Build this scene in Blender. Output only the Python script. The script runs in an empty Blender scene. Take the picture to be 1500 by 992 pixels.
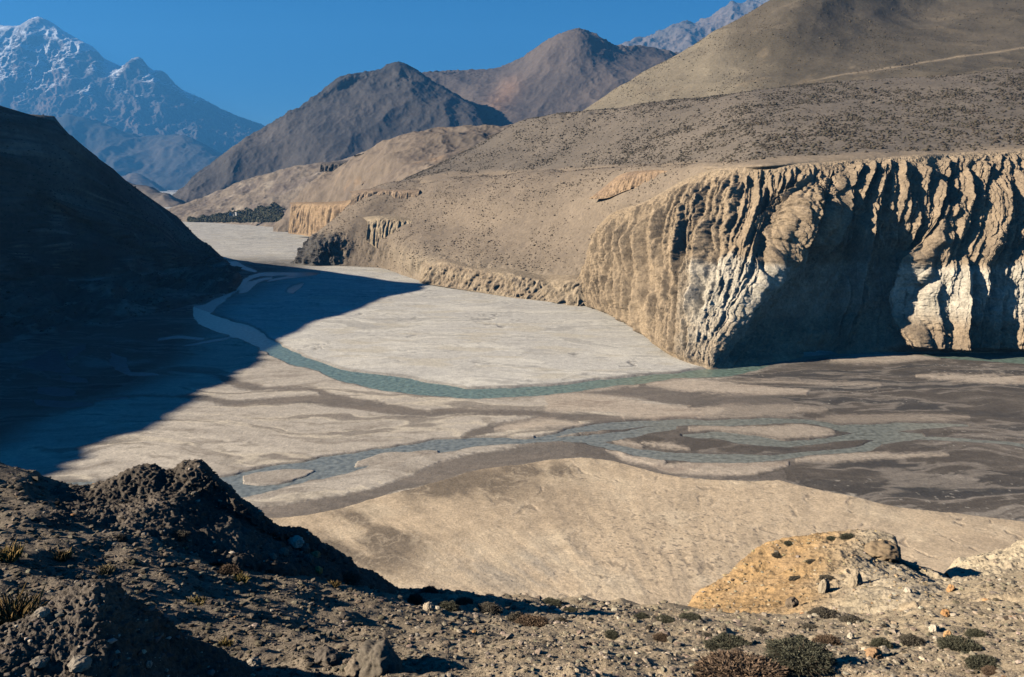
import bpy, math, random
import numpy as np

rng = np.random.default_rng(7)
random.seed(7)
sc = bpy.context.scene
C = sc.collection

# ------------------------------------------------------------------ camera, sky, sun, exposure
F_PX = 1177.0                      # focal length in photo pixels (1500 wide)
PITCH = math.radians(10.87)
CAM = np.array([0.0, 0.0, 150.0])  # 150 m above the river flats
cam_d = bpy.data.cameras.new("camera"); cam = bpy.data.objects.new("camera", cam_d); C.objects.link(cam)
cam_d.sensor_width = 36.0; cam_d.lens = 36.0 * F_PX / 1500.0
cam_d.clip_start = 0.3; cam_d.clip_end = 60000.0
cam.location = CAM; cam.rotation_euler = (math.pi / 2 - PITCH, 0, 0)
sc.camera = cam

SUN_EL = math.radians(25.0); SUN_AZ = math.radians(99.0)     # azimuth measured to the left of the view axis
sd = np.array([-math.sin(SUN_AZ) * math.cos(SUN_EL), math.cos(SUN_AZ) * math.cos(SUN_EL), math.sin(SUN_EL)])
W = bpy.data.worlds.new("World"); sc.world = W; W.use_nodes = True
nt = W.node_tree
sky = nt.nodes.new("ShaderNodeTexSky"); sky.sky_type = 'NISHITA'; sky.sun_disc = False
sky.sun_elevation = SUN_EL; sky.sun_rotation = -SUN_AZ
sky.altitude = 2800; sky.air_density = 1.0; sky.dust_density = 0.3; sky.ozone_density = 5.0
bg = nt.nodes["Background"]; bg.inputs[1].default_value = 0.05
hs = nt.nodes.new("ShaderNodeHueSaturation"); hs.inputs["Saturation"].default_value = 1.3
nt.links.new(sky.outputs[0], hs.inputs["Color"]); nt.links.new(hs.outputs[0], bg.inputs[0])
sun_d = bpy.data.lights.new("sun", 'SUN'); sun = bpy.data.objects.new("sun", sun_d); C.objects.link(sun)
sun_d.energy = 5.0; sun_d.angle = math.radians(0.53); sun_d.color = (1.0, 0.89, 0.74)
from mathutils import Vector
sun.rotation_euler = Vector(sd).to_track_quat('Z', 'Y').to_euler()
sc.view_settings.view_transform = 'Standard'; sc.view_settings.look = 'None'
sc.view_settings.exposure = 0.98; sc.view_settings.gamma = 1.0
sc.cycles.max_bounces = 4; sc.cycles.diffuse_bounces = 0; sc.cycles.glossy_bounces = 2
sc.cycles.use_denoising = True

# ------------------------------------------------------------------ numeric helpers
cp, sp = math.cos(PITCH), math.sin(PITCH)
def ray(u, v):
    x = (np.asarray(u, float) - 750.0) / F_PX; y = (496.0 - np.asarray(v, float)) / F_PX
    dy = cp + y * sp; dz = -sp + y * cp
    return x / dy, dz / dy
def PD(u, v, D):
    a, b = ray(u, v); D = np.asarray(D, float)
    return np.stack([a * D, D + 0 * a, 150.0 + b * D], -1)
def GR(u, v, z=0.0):
    a, b = ray(u, v)
    return PD(u, v, (z - 150.0) / b)
def proj(p):
    d = p - CAM
    f = d[..., 1] * cp - d[..., 2] * sp; up = d[..., 1] * sp + d[..., 2] * cp
    f = np.maximum(f, 1e-3)
    return 750 + F_PX * d[..., 0] / f, 496 - F_PX * up / f

_perm = np.random.default_rng(11).permutation(256); _perm = np.concatenate([_perm, _perm, _perm])
_g = np.random.default_rng(12).normal(size=(256, 3)); _g /= np.linalg.norm(_g, axis=1)[:, None]; _g = _g.astype(np.float32)
def perlin(p):
    sh = p.shape[:-1]; p = p.reshape(-1, 3)
    i = np.floor(p).astype(np.int64); f = (p - i).astype(np.float32); i &= 255
    w = f * f * f * (f * (f * 6 - 15) + 10)
    out = 0
    for dx in (0, 1):
        wx = w[:, 0] if dx else 1 - w[:, 0]; px = _perm[i[:, 0] + dx]
        for dy in (0, 1):
            wy = w[:, 1] if dy else 1 - w[:, 1]; py = _perm[px + i[:, 1] + dy]
            for dz in (0, 1):
                wz = w[:, 2] if dz else 1 - w[:, 2]; h = _perm[py + i[:, 2] + dz]
                g = _g[h]
                out = out + wx * wy * wz * (g[:, 0] * (f[:, 0] - dx) + g[:, 1] * (f[:, 1] - dy) + g[:, 2] * (f[:, 2] - dz))
    return (out * 1.6).reshape(sh)
def fbm(p, wl, octv=4, kind='fbm', gain=0.5, seed=0.0):
    wl = np.asarray(wl, float); q = p / wl + seed * 17.31 + 3.7
    s = 0; a = 1.0; t = 0
    for o in range(octv):
        n = perlin(q)
        if kind == 'ridge': n = 1 - 2 * np.minimum(np.abs(n) * 1.6, 1)
        elif kind == 'billow': n = 2 * np.minimum(np.abs(n) * 1.6, 1) - 1
        s = s + a * n; t += a; a *= gain; q = q * 2.03 + 5.1
    return s / t
def sstep(a, b, x):
    t = np.clip((x - a) / (b - a), 0, 1); return t * t * (3 - 2 * t)
def mix(a, b, t):
    return a + (b - a) * t[..., None]
def col(*c): return np.array(c, float)

def cr(P, x):      # Catmull-Rom through P (n,...) at parameter x in 0..n-1
    n = len(P); x = np.clip(x, 0, n - 1 - 1e-9); i = np.floor(x).astype(int); t = (x - i)
    g = lambda k: P[np.clip(k, 0, n - 1)]
    p0, p1, p2, p3 = g(i - 1), g(i), g(i + 1), g(i + 2)
    p0 = np.where((i == 0).reshape(-1, *[1] * (P.ndim - 1)), 2 * p1 - p2, p0)
    p3 = np.where((i + 2 > n - 1).reshape(-1, *[1] * (P.ndim - 1)), 2 * p2 - p1, p3)
    t = t.reshape(-1, *[1] * (P.ndim - 1))
    m1 = (p2 - p0) * .5 * .8; m2 = (p3 - p1) * .5 * .8
    return (2*t**3-3*t**2+1)*p1 + (t**3-2*t**2+t)*m1 + (-2*t**3+3*t**2)*p2 + (t**3-t**2)*m2
def pts(row):
    o = []
    for p in row:
        if p[0] == 'w': o.append(np.array(p[1:], float))
        elif len(p) == 2: o.append(GR(p[0], p[1]))
        elif p[2] == 'z': o.append(GR(p[0], p[1], p[3]))
        else: o.append(PD(*p))
    return np.array(o)
def loft(rows, nu, nv, chord=True, vpow=None):
    R = []
    for r in rows:
        P = pts(r)
        if chord:
            u, v = proj(P) if P[:, 1].min() > 1 else (P[:, 0], P[:, 1])
            L = np.concatenate([[0], np.cumsum(np.hypot(np.diff(u), np.diff(v)) + 1e-6)])
            x = np.interp(np.linspace(0, 1, nu), L / L[-1], np.arange(len(P)))
        else:
            x = np.linspace(0, len(P) - 1, nu)
        R.append(cr(P, x))
    R = np.array(R)
    x = np.linspace(0, len(rows) - 1, nv) if vpow is None else np.interp(np.linspace(0, 1, nv), vpow, np.arange(len(rows)))
    return cr(R, x)            # nv, nu, 3
def normals(G):
    n = np.cross(np.gradient(G, axis=1), np.gradient(G, axis=0))
    n /= np.linalg.norm(n, axis=-1, keepdims=True) + 1e-9
    s = np.sign(np.sum(n * (CAM - G), -1).mean()); return n * (s if s else 1)

# ------------------------------------------------------------------ mesh helpers
def mesh_np(name, V, Fq, mat, colr=None, smooth=True, kind=None):
    V = np.asarray(V, np.float32).reshape(-1, 3); Fq = np.asarray(Fq, np.int32); k = Fq.shape[1]
    me = bpy.data.meshes.new(name)
    me.vertices.add(len(V)); me.vertices.foreach_set("co", V.ravel())
    me.loops.add(Fq.size); me.loops.foreach_set("vertex_index", Fq.ravel())
    me.polygons.add(len(Fq)); me.polygons.foreach_set("loop_start", np.arange(0, Fq.size, k, dtype=np.int32))
    me.polygons.foreach_set("use_smooth", np.full(len(Fq), smooth))
    me.update(calc_edges=True)
    if colr is not None:
        c = np.asarray(colr, np.float32).reshape(len(V), -1)
        if c.shape[1] == 3: c = np.concatenate([c, np.full((len(c), 1), .9, np.float32)], 1)
        me.color_attributes.new("Col", 'FLOAT_COLOR', 'POINT').data.foreach_set("color", c.ravel())
    me.materials.append(mat)
    ob = bpy.data.objects.new(name, me); C.objects.link(ob)
    if kind: ob['kind'] = kind
    return ob
def gridfaces(nv, nu):
    i = np.arange(nv * nu).reshape(nv, nu)
    return np.stack([i[:-1, :-1], i[:-1, 1:], i[1:, 1:], i[1:, :-1]], -1).reshape(-1, 4)
def grid(name, G, mat, colr=None, kind='structure', keep=None):
    nv, nu = G.shape[:2]; Fq = gridfaces(nv, nu)
    return mesh_np(name, G, Fq, mat, colr, True, kind)

# ------------------------------------------------------------------ materials
def terrain_mat(name, var=((40, .25), (6, .25)), bump=((8, 1.0), (2, .4)), rough=.92, stretch=(1, 1, 1)):
    """vertex base colour (material layout) x procedural variation, plus procedural relief"""
    m = bpy.data.materials.new(name); m.use_nodes = True; n = m.node_tree.nodes; l = m.node_tree.links
    b = n["Principled BSDF"]; b.inputs["Roughness"].default_value = rough; b.inputs["Specular IOR Level"].default_value = .15
    at = n.new("ShaderNodeAttribute"); at.attribute_name = "Col"
    tc = n.new("ShaderNodeTexCoord"); mp = n.new("ShaderNodeMapping"); mp.inputs["Scale"].default_value = stretch
    l.new(tc.outputs["Object"], mp.inputs[0])
    c = at.outputs["Color"]
    for wl, a in var:
        t = n.new("ShaderNodeTexNoise"); t.inputs["Scale"].default_value = 1.0 / wl; t.inputs["Detail"].default_value = 5; t.inputs["Roughness"].default_value = .65
        l.new(mp.outputs[0], t.inputs["Vector"])
        r = n.new("ShaderNodeMapRange"); r.inputs["From Min"].default_value = .3; r.inputs["From Max"].default_value = .7
        r.inputs["To Min"].default_value = 1 - a; r.inputs["To Max"].default_value = 1 + a; r.clamp = False
        l.new(t.outputs[0], r.inputs[0])
        x = n.new("ShaderNodeVectorMath"); x.operation = 'SCALE'; l.new(c, x.inputs[0]); l.new(r.outputs[0], x.inputs["Scale"]); c = x.outputs[0]
    l.new(c, b.inputs["Base Color"]); l.new(at.outputs["Alpha"], b.inputs["Roughness"])
    prev = None
    for wl, d in bump:
        t = n.new("ShaderNodeTexNoise"); t.inputs["Scale"].default_value = 1.0 / wl; t.inputs["Detail"].default_value = 6; t.inputs["Roughness"].default_value = .65
        l.new(mp.outputs[0], t.inputs["Vector"])
        bp = n.new("ShaderNodeBump"); bp.inputs["Strength"].default_value = 1.0; bp.inputs["Distance"].default_value = d
        l.new(t.outputs[0], bp.inputs["Height"])
        if prev: l.new(prev, bp.inputs["Normal"])
        prev = bp.outputs[0]
    if prev: l.new(prev, b.inputs["Normal"])
    return m
def plain_mat(name, c, rough=.9, var=None, bump=None):
    m = bpy.data.materials.new(name); m.use_nodes = True; n = m.node_tree.nodes; l = m.node_tree.links
    b = n["Principled BSDF"]; b.inputs["Roughness"].default_value = rough; b.inputs["Specular IOR Level"].default_value = .2
    tc = n.new("ShaderNodeTexCoord"); t = n.new("ShaderNodeTexNoise"); wl, a = var or (1.0, .25)
    t.inputs["Scale"].default_value = 1 / wl; t.inputs["Detail"].default_value = 5
    l.new(tc.outputs["Object"], t.inputs["Vector"])
    r = n.new("ShaderNodeValToRGB"); c = np.array(c)
    r.color_ramp.elements[0].position = .3; r.color_ramp.elements[1].position = .7
    r.color_ramp.elements[0].color = (*np.clip(c * (1 - a), 0, 1), 1); r.color_ramp.elements[1].color = (*np.clip(c * (1 + a), 0, 1), 1)
    l.new(t.outputs[0], r.inputs[0]); l.new(r.outputs[0], b.inputs["Base Color"])
    if bump:
        bp = n.new("ShaderNodeBump"); bp.inputs["Distance"].default_value = bump; l.new(t.outputs[0], bp.inputs["Height"]); l.new(bp.outputs[0], b.inputs["Normal"])
    return m
def water_mat(name, c, wl, d, rough=.12, spec=.5):
    m = bpy.data.materials.new(name); m.use_nodes = True; n = m.node_tree.nodes; l = m.node_tree.links
    b = n["Principled BSDF"]; b.inputs["Base Color"].default_value = (*c, 1); b.inputs["Roughness"].default_value = rough
    b.inputs["IOR"].default_value = 1.33; b.inputs["Specular IOR Level"].default_value = spec
    tc = n.new("ShaderNodeTexCoord"); t = n.new("ShaderNodeTexNoise"); t.inputs["Scale"].default_value = 1 / wl; t.inputs["Detail"].default_value = 3
    l.new(tc.outputs["Object"], t.inputs["Vector"])
    bp = n.new("ShaderNodeBump"); bp.inputs["Distance"].default_value = d; l.new(t.outputs[0], bp.inputs["Height"]); l.new(bp.outputs[0], b.inputs["Normal"])
    r = n.new("ShaderNodeMapRange"); r.inputs["From Min"].default_value = .3; r.inputs["From Max"].default_value = .72
    r.inputs["To Min"].default_value = .6; r.inputs["To Max"].default_value = 1.55
    x = n.new("ShaderNodeVectorMath"); x.operation = 'SCALE'; x.inputs[0].default_value = c
    l.new(t.outputs[0], r.inputs[0]); l.new(r.outputs[0], x.inputs["Scale"]); l.new(x.outputs[0], b.inputs["Base Color"])  # ripple glints put into the base colour as noise
    return m

# ================================================================== RIVER FLATS
def band(b):
    b = np.array(b, float); b = cr(b, np.linspace(0, len(b) - 1, 6 * len(b))); b[:, 0] = np.maximum.accumulate(b[:, 0] + 1e-4 * np.arange(len(b))); return b[:, 0], b[:, 1], b[:, 2]
def inband(U, V, b, soft=1.0, margin=0.0, nz=0.0):
    """signed position of (U,V) inside a strip given by its far and near banks: >0 inside"""
    u, t, w = band(b)
    T = np.interp(U, u, t); Bm = np.interp(U, u, w)
    s = np.minimum(V - T, Bm - V)
    s = np.where((U < u[0]) | (U > u[-1]), -9, s + nz) + margin
    return sstep(-soft, soft, s)
GREEN = [(283,452,466),(300,458,479),(322,465,487),(346,472,494),(371,479,505),(392,493,517),(425,513,534),(460,527,542),(500,541,558),(540,547,567),(580,552,575),(625,560,579),(640,562,580),(690,570,584),(740,568,583),(790,566,579),(830,563,576),(880,557,568),(930,551,563),(975,548,557),(1000,545,554),(1035,540,553),(1075,536,550),(1100,532,544),(1130,528,535),(1200,520,525),(1280,513,517),(1340,511,519),(1380,512,523),(1430,515,528),(1500,519,533),(1640,523,541)]
UP1 = [(284,448,466),(300,446,466),(312,439,456),(330,430,440),(345,420,428),(356,411,419),(366,404,410),(380,400,405),(400,399,404),(440,399,402),(470,399,401)]
RIV2 = [(-60,711,719),(100,707,715),(310,701,722),(353,692,728),(400,682,718),(450,674,706),(500,666,696),(550,659,681),(600,651,670),(640,644,664),(680,643,657),(720,643,652),(760,643,650),(800,640,647),(850,640,647),(876,641,650),(885,645,651)]
R2A = [(785,639,641),(800,637,641),(850,626,634),(900,618,630),(950,617,625),(1000,615,623),(1050,616,624),(1100,614,623),(1150,613,619),(1175,614,620),(1208,619,625),(1230,623,631),(1280,621,636),(1330,620,631),(1380,620,626),(1420,623,625)]
R2A2 = [(850,639,647),(900,634,645),(940,628,638),(975,623,632),(990,622,627)]
R2B = [(860,641,649),(876,645,653),(926,656,665),(976,662,673),(1027,664,677),(1075,665,677),(1110,667,677),(1150,664,671),(1190,661,665),(1245,657,664),(1270,651,661),(1300,643,650),(1350,641,645),(1400,640,645),(1450,645,649),(1500,651,656),(1640,672,680)]
R2C = [(1000,637,639),(1050,633,644),(1100,637,652),(1150,647,655),(1170,646,654),(1220,639,646),(1260,634,645),(1300,633,645),(1350,636,642)]
POOLS = [[(32,532,536),(60,520,543),(83,513,545),(100,538,546),(106,541,544)],[(98,518,526),(110,508,522),(125,504,510)],[(160,515,533),(172,520,542),(185,526,548),(190,543,550),(210,546,550),(234,547,549)],[(140,583,586),(165,582,586),(188,582,584)],[(55,567,576),(90,568,580),(112,573,580)],[(50,585,593),(100,587,596),(136,589,594)],[(88,548,556),(105,550,561),(130,556,560)],
  [(392,411,413),(415,405,409),(440,400,406),(465,399,403)],[(350,424,430),(362,414,428),(380,408,413),(400,405,409)],[(330,384,387),(345,382,391),(360,390,396),(375,396,399)],[(420,424,428),(430,418,430),(445,414,418)],[(270,505,507),(310,497,501),(345,490,494)],[(230,495,499),(262,491,496),(300,494,498)]]
DARK = [[(-200,600,606),(100,596,603),(225,545,547),(308,545,549),(335,552,562),(358,560,572),(401,568,572),(459,569,573),(480,575,589),(520,584,597),(570,592,607),(625,603,612),(640,600,611),(700,600,607),(760,602,609),(810,604,613),(850,605,615),(880,606,619),(915,612,622)],
 [(130,583,587),(200,579,582),(250,579,583),(288,577,587),(340,587,595),(380,585,592),(440,582,592),(480,583,596),(530,590,599)],
 [(676,641,645),(690,632,643),(706,626,640),(740,619,632),(780,612,623),(815,607,616),(850,607,619)],
 [(370,752,772),(385,747,764),(420,745,765),(450,737,758),(500,727,748),(550,716,733),(600,699,721),(640,681,709),(680,669,694),(720,661,688),(760,654,684),(800,649,677),(850,647,672),(880,655,677),(920,669,682),(950,680,694),(975,686,698),(1020,691,702),(1070,694,706),(1110,697,708),(1150,690,710)],
 [(835,574,576),(888,571,579),(930,563,583),(960,565,589),(1000,571,597),(1040,573,600),(1080,577,605),(1130,577,612),(1165,590,598)]]
DARKZONE = [(940,660,662),(960,672,690),(1000,618,698),(1020,560,702),(1060,552,706),(1100,545,708),(1130,536,708),(1170,528,714),(1220,524,725),(1260,521,734),(1320,518,747),(1400,520,756),(1500,522,768),(1800,525,810)]
DZ2 = [(840,642,672),(876,617,680),(930,615,690),(980,613,696),(1010,600,700),(1050,598,704)]
LIGHT = [([(945,561,563),(1000,557,572),(1030,558,574),(1080,563,576),(1130,568,577),(1185,573,577)],1.),([(1045,557,559),(1100,557.5,560.5),(1175,559,562),(1290,563,565)],.7),([(1216,527,528),(1240,524,530),(1290,521,532),(1330,520,529),(1378,523,525)],.9),([(1342,551,552),(1400,549.5,558),(1450,550.5,562),(1500,552,563),(1640,554,566)],1.),
 ([(1040,597,609),(1080,594,612),(1125,594,611),(1170,595,607),(1212,597,601)],.5),([(1195,615,617),(1230,609,622),(1280,608,622),(1330,608,619),(1380,609,617),(1420,610,614)],.45),([(1010,627,629),(1060,625,634),(1110,624,640),(1150,622,645),(1180,625,642),(1225,632,636)],.8),([(900,646,648),(920,648,653),(945,654,657)],.9),([(940,649,651),(980,650,658),(1012,658,661)],.9),([(888,660,662),(920,662,676),(950,667,682),(978,675,680)],1.),([(960,685,688),(1000,680,696),(1050,678,698),(1100,678,697),(1130,680,690),(1152,679,682)],.95),([(1165,671,676),(1230,666,674),(1280,665,674),(1340,665,671),(1392,667,669)],.8),([(725,627,632),(760,618,630),(810,616,625),(858,622,624)],1.),([(850,636,639),(880,632,638),(895,633,634)],.7),([(800,577,604),(850,578,605),(900,583,607),(950,591,614),(1000,596,612),(1060,599,606)],1.),([(830,572,575),(880,565,571),(920,564,567),(935,565,566)],1.),
 ([(355,697,708),(380,691,711),(420,687,709),(448,687,697),(462,688,690)],.25),([(520,676,686),(560,664,680),(600,662,672),(640,661,664)],.35)]
FANEDGE = np.array([(-400,1010),(200,860),(330,785),(385,764),(450,758),(500,748),(550,733),(600,721),(640,709),(700,690),(760,684),(800,677),(850,672),(900,677),(950,693),(1000,702),(1060,706),(1110,708),(1140,706),(1170,713),(1220,724),(1260,733),(1320,746),(1400,755),(1500,767),(1640,785),(2200,880)], float)

vs = np.concatenate([[278.5, 280, 284, 290, 298, 306, 312], np.arange(316, 400, .6), np.arange(400, 960, .8), [1000, 1080, 1200]])
us = np.concatenate([np.linspace(-900, -140, 40), np.arange(-130, 1635, 1.6), np.linspace(1650, 2500, 40)])
U, V = np.meshgrid(us, vs)
Gd = GR(U, V)
w1 = fbm(Gd, 22, 4, seed=1); w2 = fbm(Gd, 22, 4, seed=2); w3 = fbm(Gd, 7, 3, seed=3)
persp = np.clip((V - 270) / 330, .15, 2)          # photo pixels per metre grow toward the camera
Uw = U + (w1 * 10 + w3 * 2) * persp; Vw = V + (w2 * 2.8 + w3 * .6) * persp
flowdir = Gd * np.array([1, 1, 1.]) 
big = np.stack([fbm(Gd, 170, 3, seed=18), fbm(Gd, 170, 3, seed=19), 0 * U], -1)
Q = Gd + 55 * big + 7 * np.stack([w1, w2, 0 * U], -1)
S_ = lambda ax, ay=1.0, sk=0.0: np.stack([Q[..., 0] * ax, Q[..., 1] * ay + sk * Q[..., 0], 0 * U], -1)
streak = fbm(S_(.22, 1, -.05), 14, 5, seed=4, gain=.6)
streak2 = fbm(S_(.35, 1, .08), 34, 5, seed=5, gain=.55)
chan = fbm(S_(.30, 1, -.06), 30, 4, 'ridge', seed=20); chan2 = fbm(S_(.40, 1, .1), 13, 3, 'ridge', seed=22)
blot = fbm(Gd, 60, 5, seed=6)
fine = fbm(Gd, 3.0, 3, seed=7)
cl = sstep(.48, .70, chan); cl2 = sstep(.52, .74, chan2) * sstep(-.15, .15, blot)
ch3 = fbm(S_(.25, 1, .03), 60, 5, 'ridge', seed=24); cl3 = sstep(.50, .66, ch3); pale3 = sstep(.40, .50, ch3) * (1 - cl3)

sand = mix(np.broadcast_to(col(.47,.415,.34), U.shape + (3,)), col(.34,.295,.24), sstep(-.05, .35, streak))
sand = mix(sand, col(.56,.495,.40), sstep(.02, .3, streak2) * .75)
sand = mix(sand, col(.24,.205,.165), cl * .6 * sstep(-.2, .2, streak2)); sand = mix(sand, col(.25,.215,.17), cl2 * .6); sand = mix(sand, col(.62,.54,.41), pale3 * .6); sand = mix(sand, col(.22,.19,.155), cl3 * .7)
grey = mix(np.broadcast_to(col(.56,.53,.465), U.shape + (3,)), col(.66,.62,.53), sstep(-.05, .3, streak2))
grey = mix(grey, col(.42,.395,.35), sstep(.02, .4, streak) * .6)
grey = mix(grey, col(.33,.31,.275), cl2 * .6); grey = mix(grey, col(.36,.34,.30), cl3 * .5); grey = mix(grey, col(.72,.68,.58), pale3 * .6)
north = sstep(-6, 8, np.interp(U, [-400,283,392,500,640,740,880,1035,1100,1600], [380,440,500,548,570,575,562,546,530,516]) - V)
RAG = (streak * 4 + fine * 2) * np.clip(persp, .3, 1)
wq = Gd + 26 * np.stack([w1, w2, 0 * U], -1)
swirl = fbm(wq * np.array([.55, 1, 1]), 60, 4, 'ridge', seed=14)
grey = mix(grey, col(.25,.235,.21), sstep(.66, .8, swirl) * sstep(-.1, .3, blot) * .8)
grey = mix(grey, col(.58,.55,.48), sstep(.5, .62, swirl) * sstep(.7, .6, swirl) * sstep(-.1, .3, blot) * .8)
grey = mix(grey, col(.55,.50,.40), sstep(.1, .35, fbm(Gd * np.array([.4, 1, 1]), 24, 4, seed=15)) * .8)
cb = mix(sand, grey, north)
gcol = mix(np.broadcast_to(col(.10,.086,.072), U.shape + (3,)), col(.165,.142,.118), sstep(-.1, .5, streak))
gcol = mix(gcol, col(.06,.056,.052), sstep(.05, .35, streak2) * .65); gcol = mix(gcol, col(.29,.25,.205), sstep(.5, .7, chan) * sstep(-.1, .25, blot) * .7); gcol = mix(gcol, col(.30,.265,.22), cl2 * .6); gcol = mix(gcol, col(.05,.05,.05), cl3 * .6); gcol = mix(gcol, col(.27,.235,.195), pale3 * .7)
gcol = mix(gcol, col(.36,.33,.28), sstep(.33, .45, fine) * sstep(-.05, .3, blot + streak) * .8)
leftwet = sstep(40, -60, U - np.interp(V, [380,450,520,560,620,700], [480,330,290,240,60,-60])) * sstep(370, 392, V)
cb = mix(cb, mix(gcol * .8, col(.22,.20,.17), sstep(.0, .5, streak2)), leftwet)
dark = np.maximum(inband(Uw, Vw, DARKZONE, 6, 0, RAG * 3), inband(Uw, Vw, DZ2, 5.0, 0, RAG * 3))
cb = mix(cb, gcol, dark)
dch = np.zeros_like(U)
for b in DARK: dch = np.maximum(dch, inband(Uw, Vw, b, 2.6, .5, RAG * 1.3))
cb = mix(cb, mix(np.broadcast_to(col(.15,.13,.11), U.shape + (3,)), col(.22,.185,.15), sstep(-.2, .5, streak)), dch * .93)
lt = np.zeros_like(U)
for b, s in LIGHT:
    k = inband(Uw, Vw, b, 3.6, .8, RAG * 1.8) * s; lt = np.maximum(lt, k)
cb = mix(cb, mix(np.broadcast_to(col(.46,.385,.30), U.shape + (3,)), col(.34,.275,.215), sstep(0, .5, streak)), lt)
# alluvial fan below the viewpoint
fe = Vw * .6 + V * .4 - np.interp(U * .7 + Uw * .3, FANEDGE[:, 0], FANEDGE[:, 1]); fan = sstep(-1.2, 1.2, fe)
an = np.arctan2(Gd[..., 0] - 60, Gd[..., 1] - 190); rad = np.hypot(Gd[..., 0] - 60, Gd[..., 1] - 190)
fp = np.stack([an * 170, rad * .16, 0 * U], -1)
fst = fbm(fp + 2.5 * np.stack([w1, w2, w3], -1), 9, 5, seed=8); rill = fbm(np.stack([Gd[..., 0] * .8 + Gd[..., 1] * .25, Gd[..., 1] * .55 - .2 * Gd[..., 0], 0 * U], -1) + 9 * np.stack([w1, w2, 0 * U], -1), 16, 4, 'ridge', seed=9)
fcol = mix(np.broadcast_to(col(.57,.445,.30), U.shape + (3,)), col(.45,.355,.245), sstep(-.1, .5, fst))
fcol = mix(fcol, col(.62,.50,.345), sstep(.0, .4, fbm(Gd, 35, 4, seed=10)))
stain = np.maximum.reduce([np.exp(-(((U - a) / b) ** 2 + ((V - c) / d) ** 2)) for a, b, c, d in ((660,110,712,22),(545,70,790,55),(480,80,800,22),(790,60,690,12))])
fcol = mix(fcol, col(.34,.265,.185), sstep(.0, .3, blot) * .5)
fcol = mix(fcol, col(.22,.175,.125), np.clip(stain * 1.9 * sstep(-.35, .3, blot + .6 * fst + .2), 0, 1))
wash = np.exp(-(((U - 800) / 130) ** 2 + ((V - 840) / 30) ** 2))
fcol = mix(fcol, col(.33,.30,.25), np.clip(wash * sstep(-.2, .4, fst + blot), 0, 1) * .8)
cr_ = sstep(.60, .82, rill) * np.clip(sstep(640, 900, U) * .65 + .08 + .5 * blot, 0, 1) 
fcol = mix(fcol, col(.20,.16,.12), cr_ * .7)
fcol = mix(fcol, col(.66,.54,.385), sstep(.4, .58, rill) * sstep(.66, .58, rill) * .3)
dots = sstep(.22, .40, fbm(Gd, 2.0, 2, seed=21)) * np.exp(-(((U - 1000) / 190) ** 2 + ((V - 800) / 75) ** 2))
fcol = mix(fcol, col(.20,.165,.13), np.clip(dots * 1.2, 0, 1) * .8)
cb = mix(cb, fcol, fan)
wmask = np.zeros_like(U); bank = np.zeros_like(U)
for b in [GREEN, RIV2, R2A, R2A2, R2B, R2C]:
    wmask = np.maximum(wmask, inband(Uw, Vw, b, 1.7)); bank = np.maximum(bank, inband(Uw, Vw, b, 1.5, 2.0))
for b in [UP1] + POOLS:
    wmask = np.maximum(wmask, inband(Uw, Vw, b, .8)); bank = np.maximum(bank, inband(Uw, Vw, b, 1.2, 1.0))
isl = np.zeros_like(U)
for b, s in LIGHT[-2:]: isl = np.maximum(isl, inband(Uw, Vw, b, 1.2))
wmask *= 1 - isl; bank *= 1 - .6 * isl
cb = mix(cb, col(.12,.105,.09), bank * .6)
Gz = .55 - .5 * dch * (1 - fan) - .35 * dark * (1 - lt) + .12 * lt * dark + .9 * fan + .5 * north * (1 - leftwet) - .5 * leftwet
Gz = Gz + .25 * streak + .25 * streak2 * (1 - fan) - .35 * cr_ * fan + .3 * fan * fst - .5 * north * sstep(.66, .8, swirl) * sstep(-.1, .3, blot)
Gz = np.maximum(Gz, .25) * (1 - wmask) - .6 * wmask
Gd2 = Gd.copy(); Gd2[..., 2] = Gz * sstep(330, 420, V) 
rgh = .9 - .25 * bank
M_bed = terrain_mat("riverbed gravel", var=((5, .16), (1.2, .24)), bump=((4, .3), (.8, .2)))
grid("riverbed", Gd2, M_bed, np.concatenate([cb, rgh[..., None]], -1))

def ribbon(name, bands, mat, z, du=2.5, pad=2.5):
    Vv = []; Ff = []; k = 0
    for b in bands:
        u, t, w = band(b); x = np.arange(u[0], u[-1] + du, du)
        T = np.interp(x, u, t) - pad; Bm = np.interp(x, u, w) + pad
        zz = z - .02 * len(Vv)
        g = np.stack([GR(x, T + (Bm - T) * s, zz) for s in np.linspace(0, 1, 4)])
        Ff.append(gridfaces(4, len(x)) + k); Vv.append(g.reshape(-1, 3)); k += 4 * len(x)
    return mesh_np(name, np.concatenate(Vv), np.concatenate(Ff), mat, None, True, 'structure')
ribbon("river", [GREEN], water_mat("turquoise water", (.15, .205, .165), 3.5, .5, .3), -.02)
ribbon("river_channel", [RIV2, R2A, R2A2, R2B, R2C], water_mat("grey water", (.185, .195, .17), 3.0, .15, .3), -.05)
ribbon("shaded_channel", [UP1] + POOLS, water_mat("shaded water", (.045, .07, .085), 5.0, .2, .35, .2), -.08)  # dark bluish base colour: shade and sky reflection painted into this water

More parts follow.
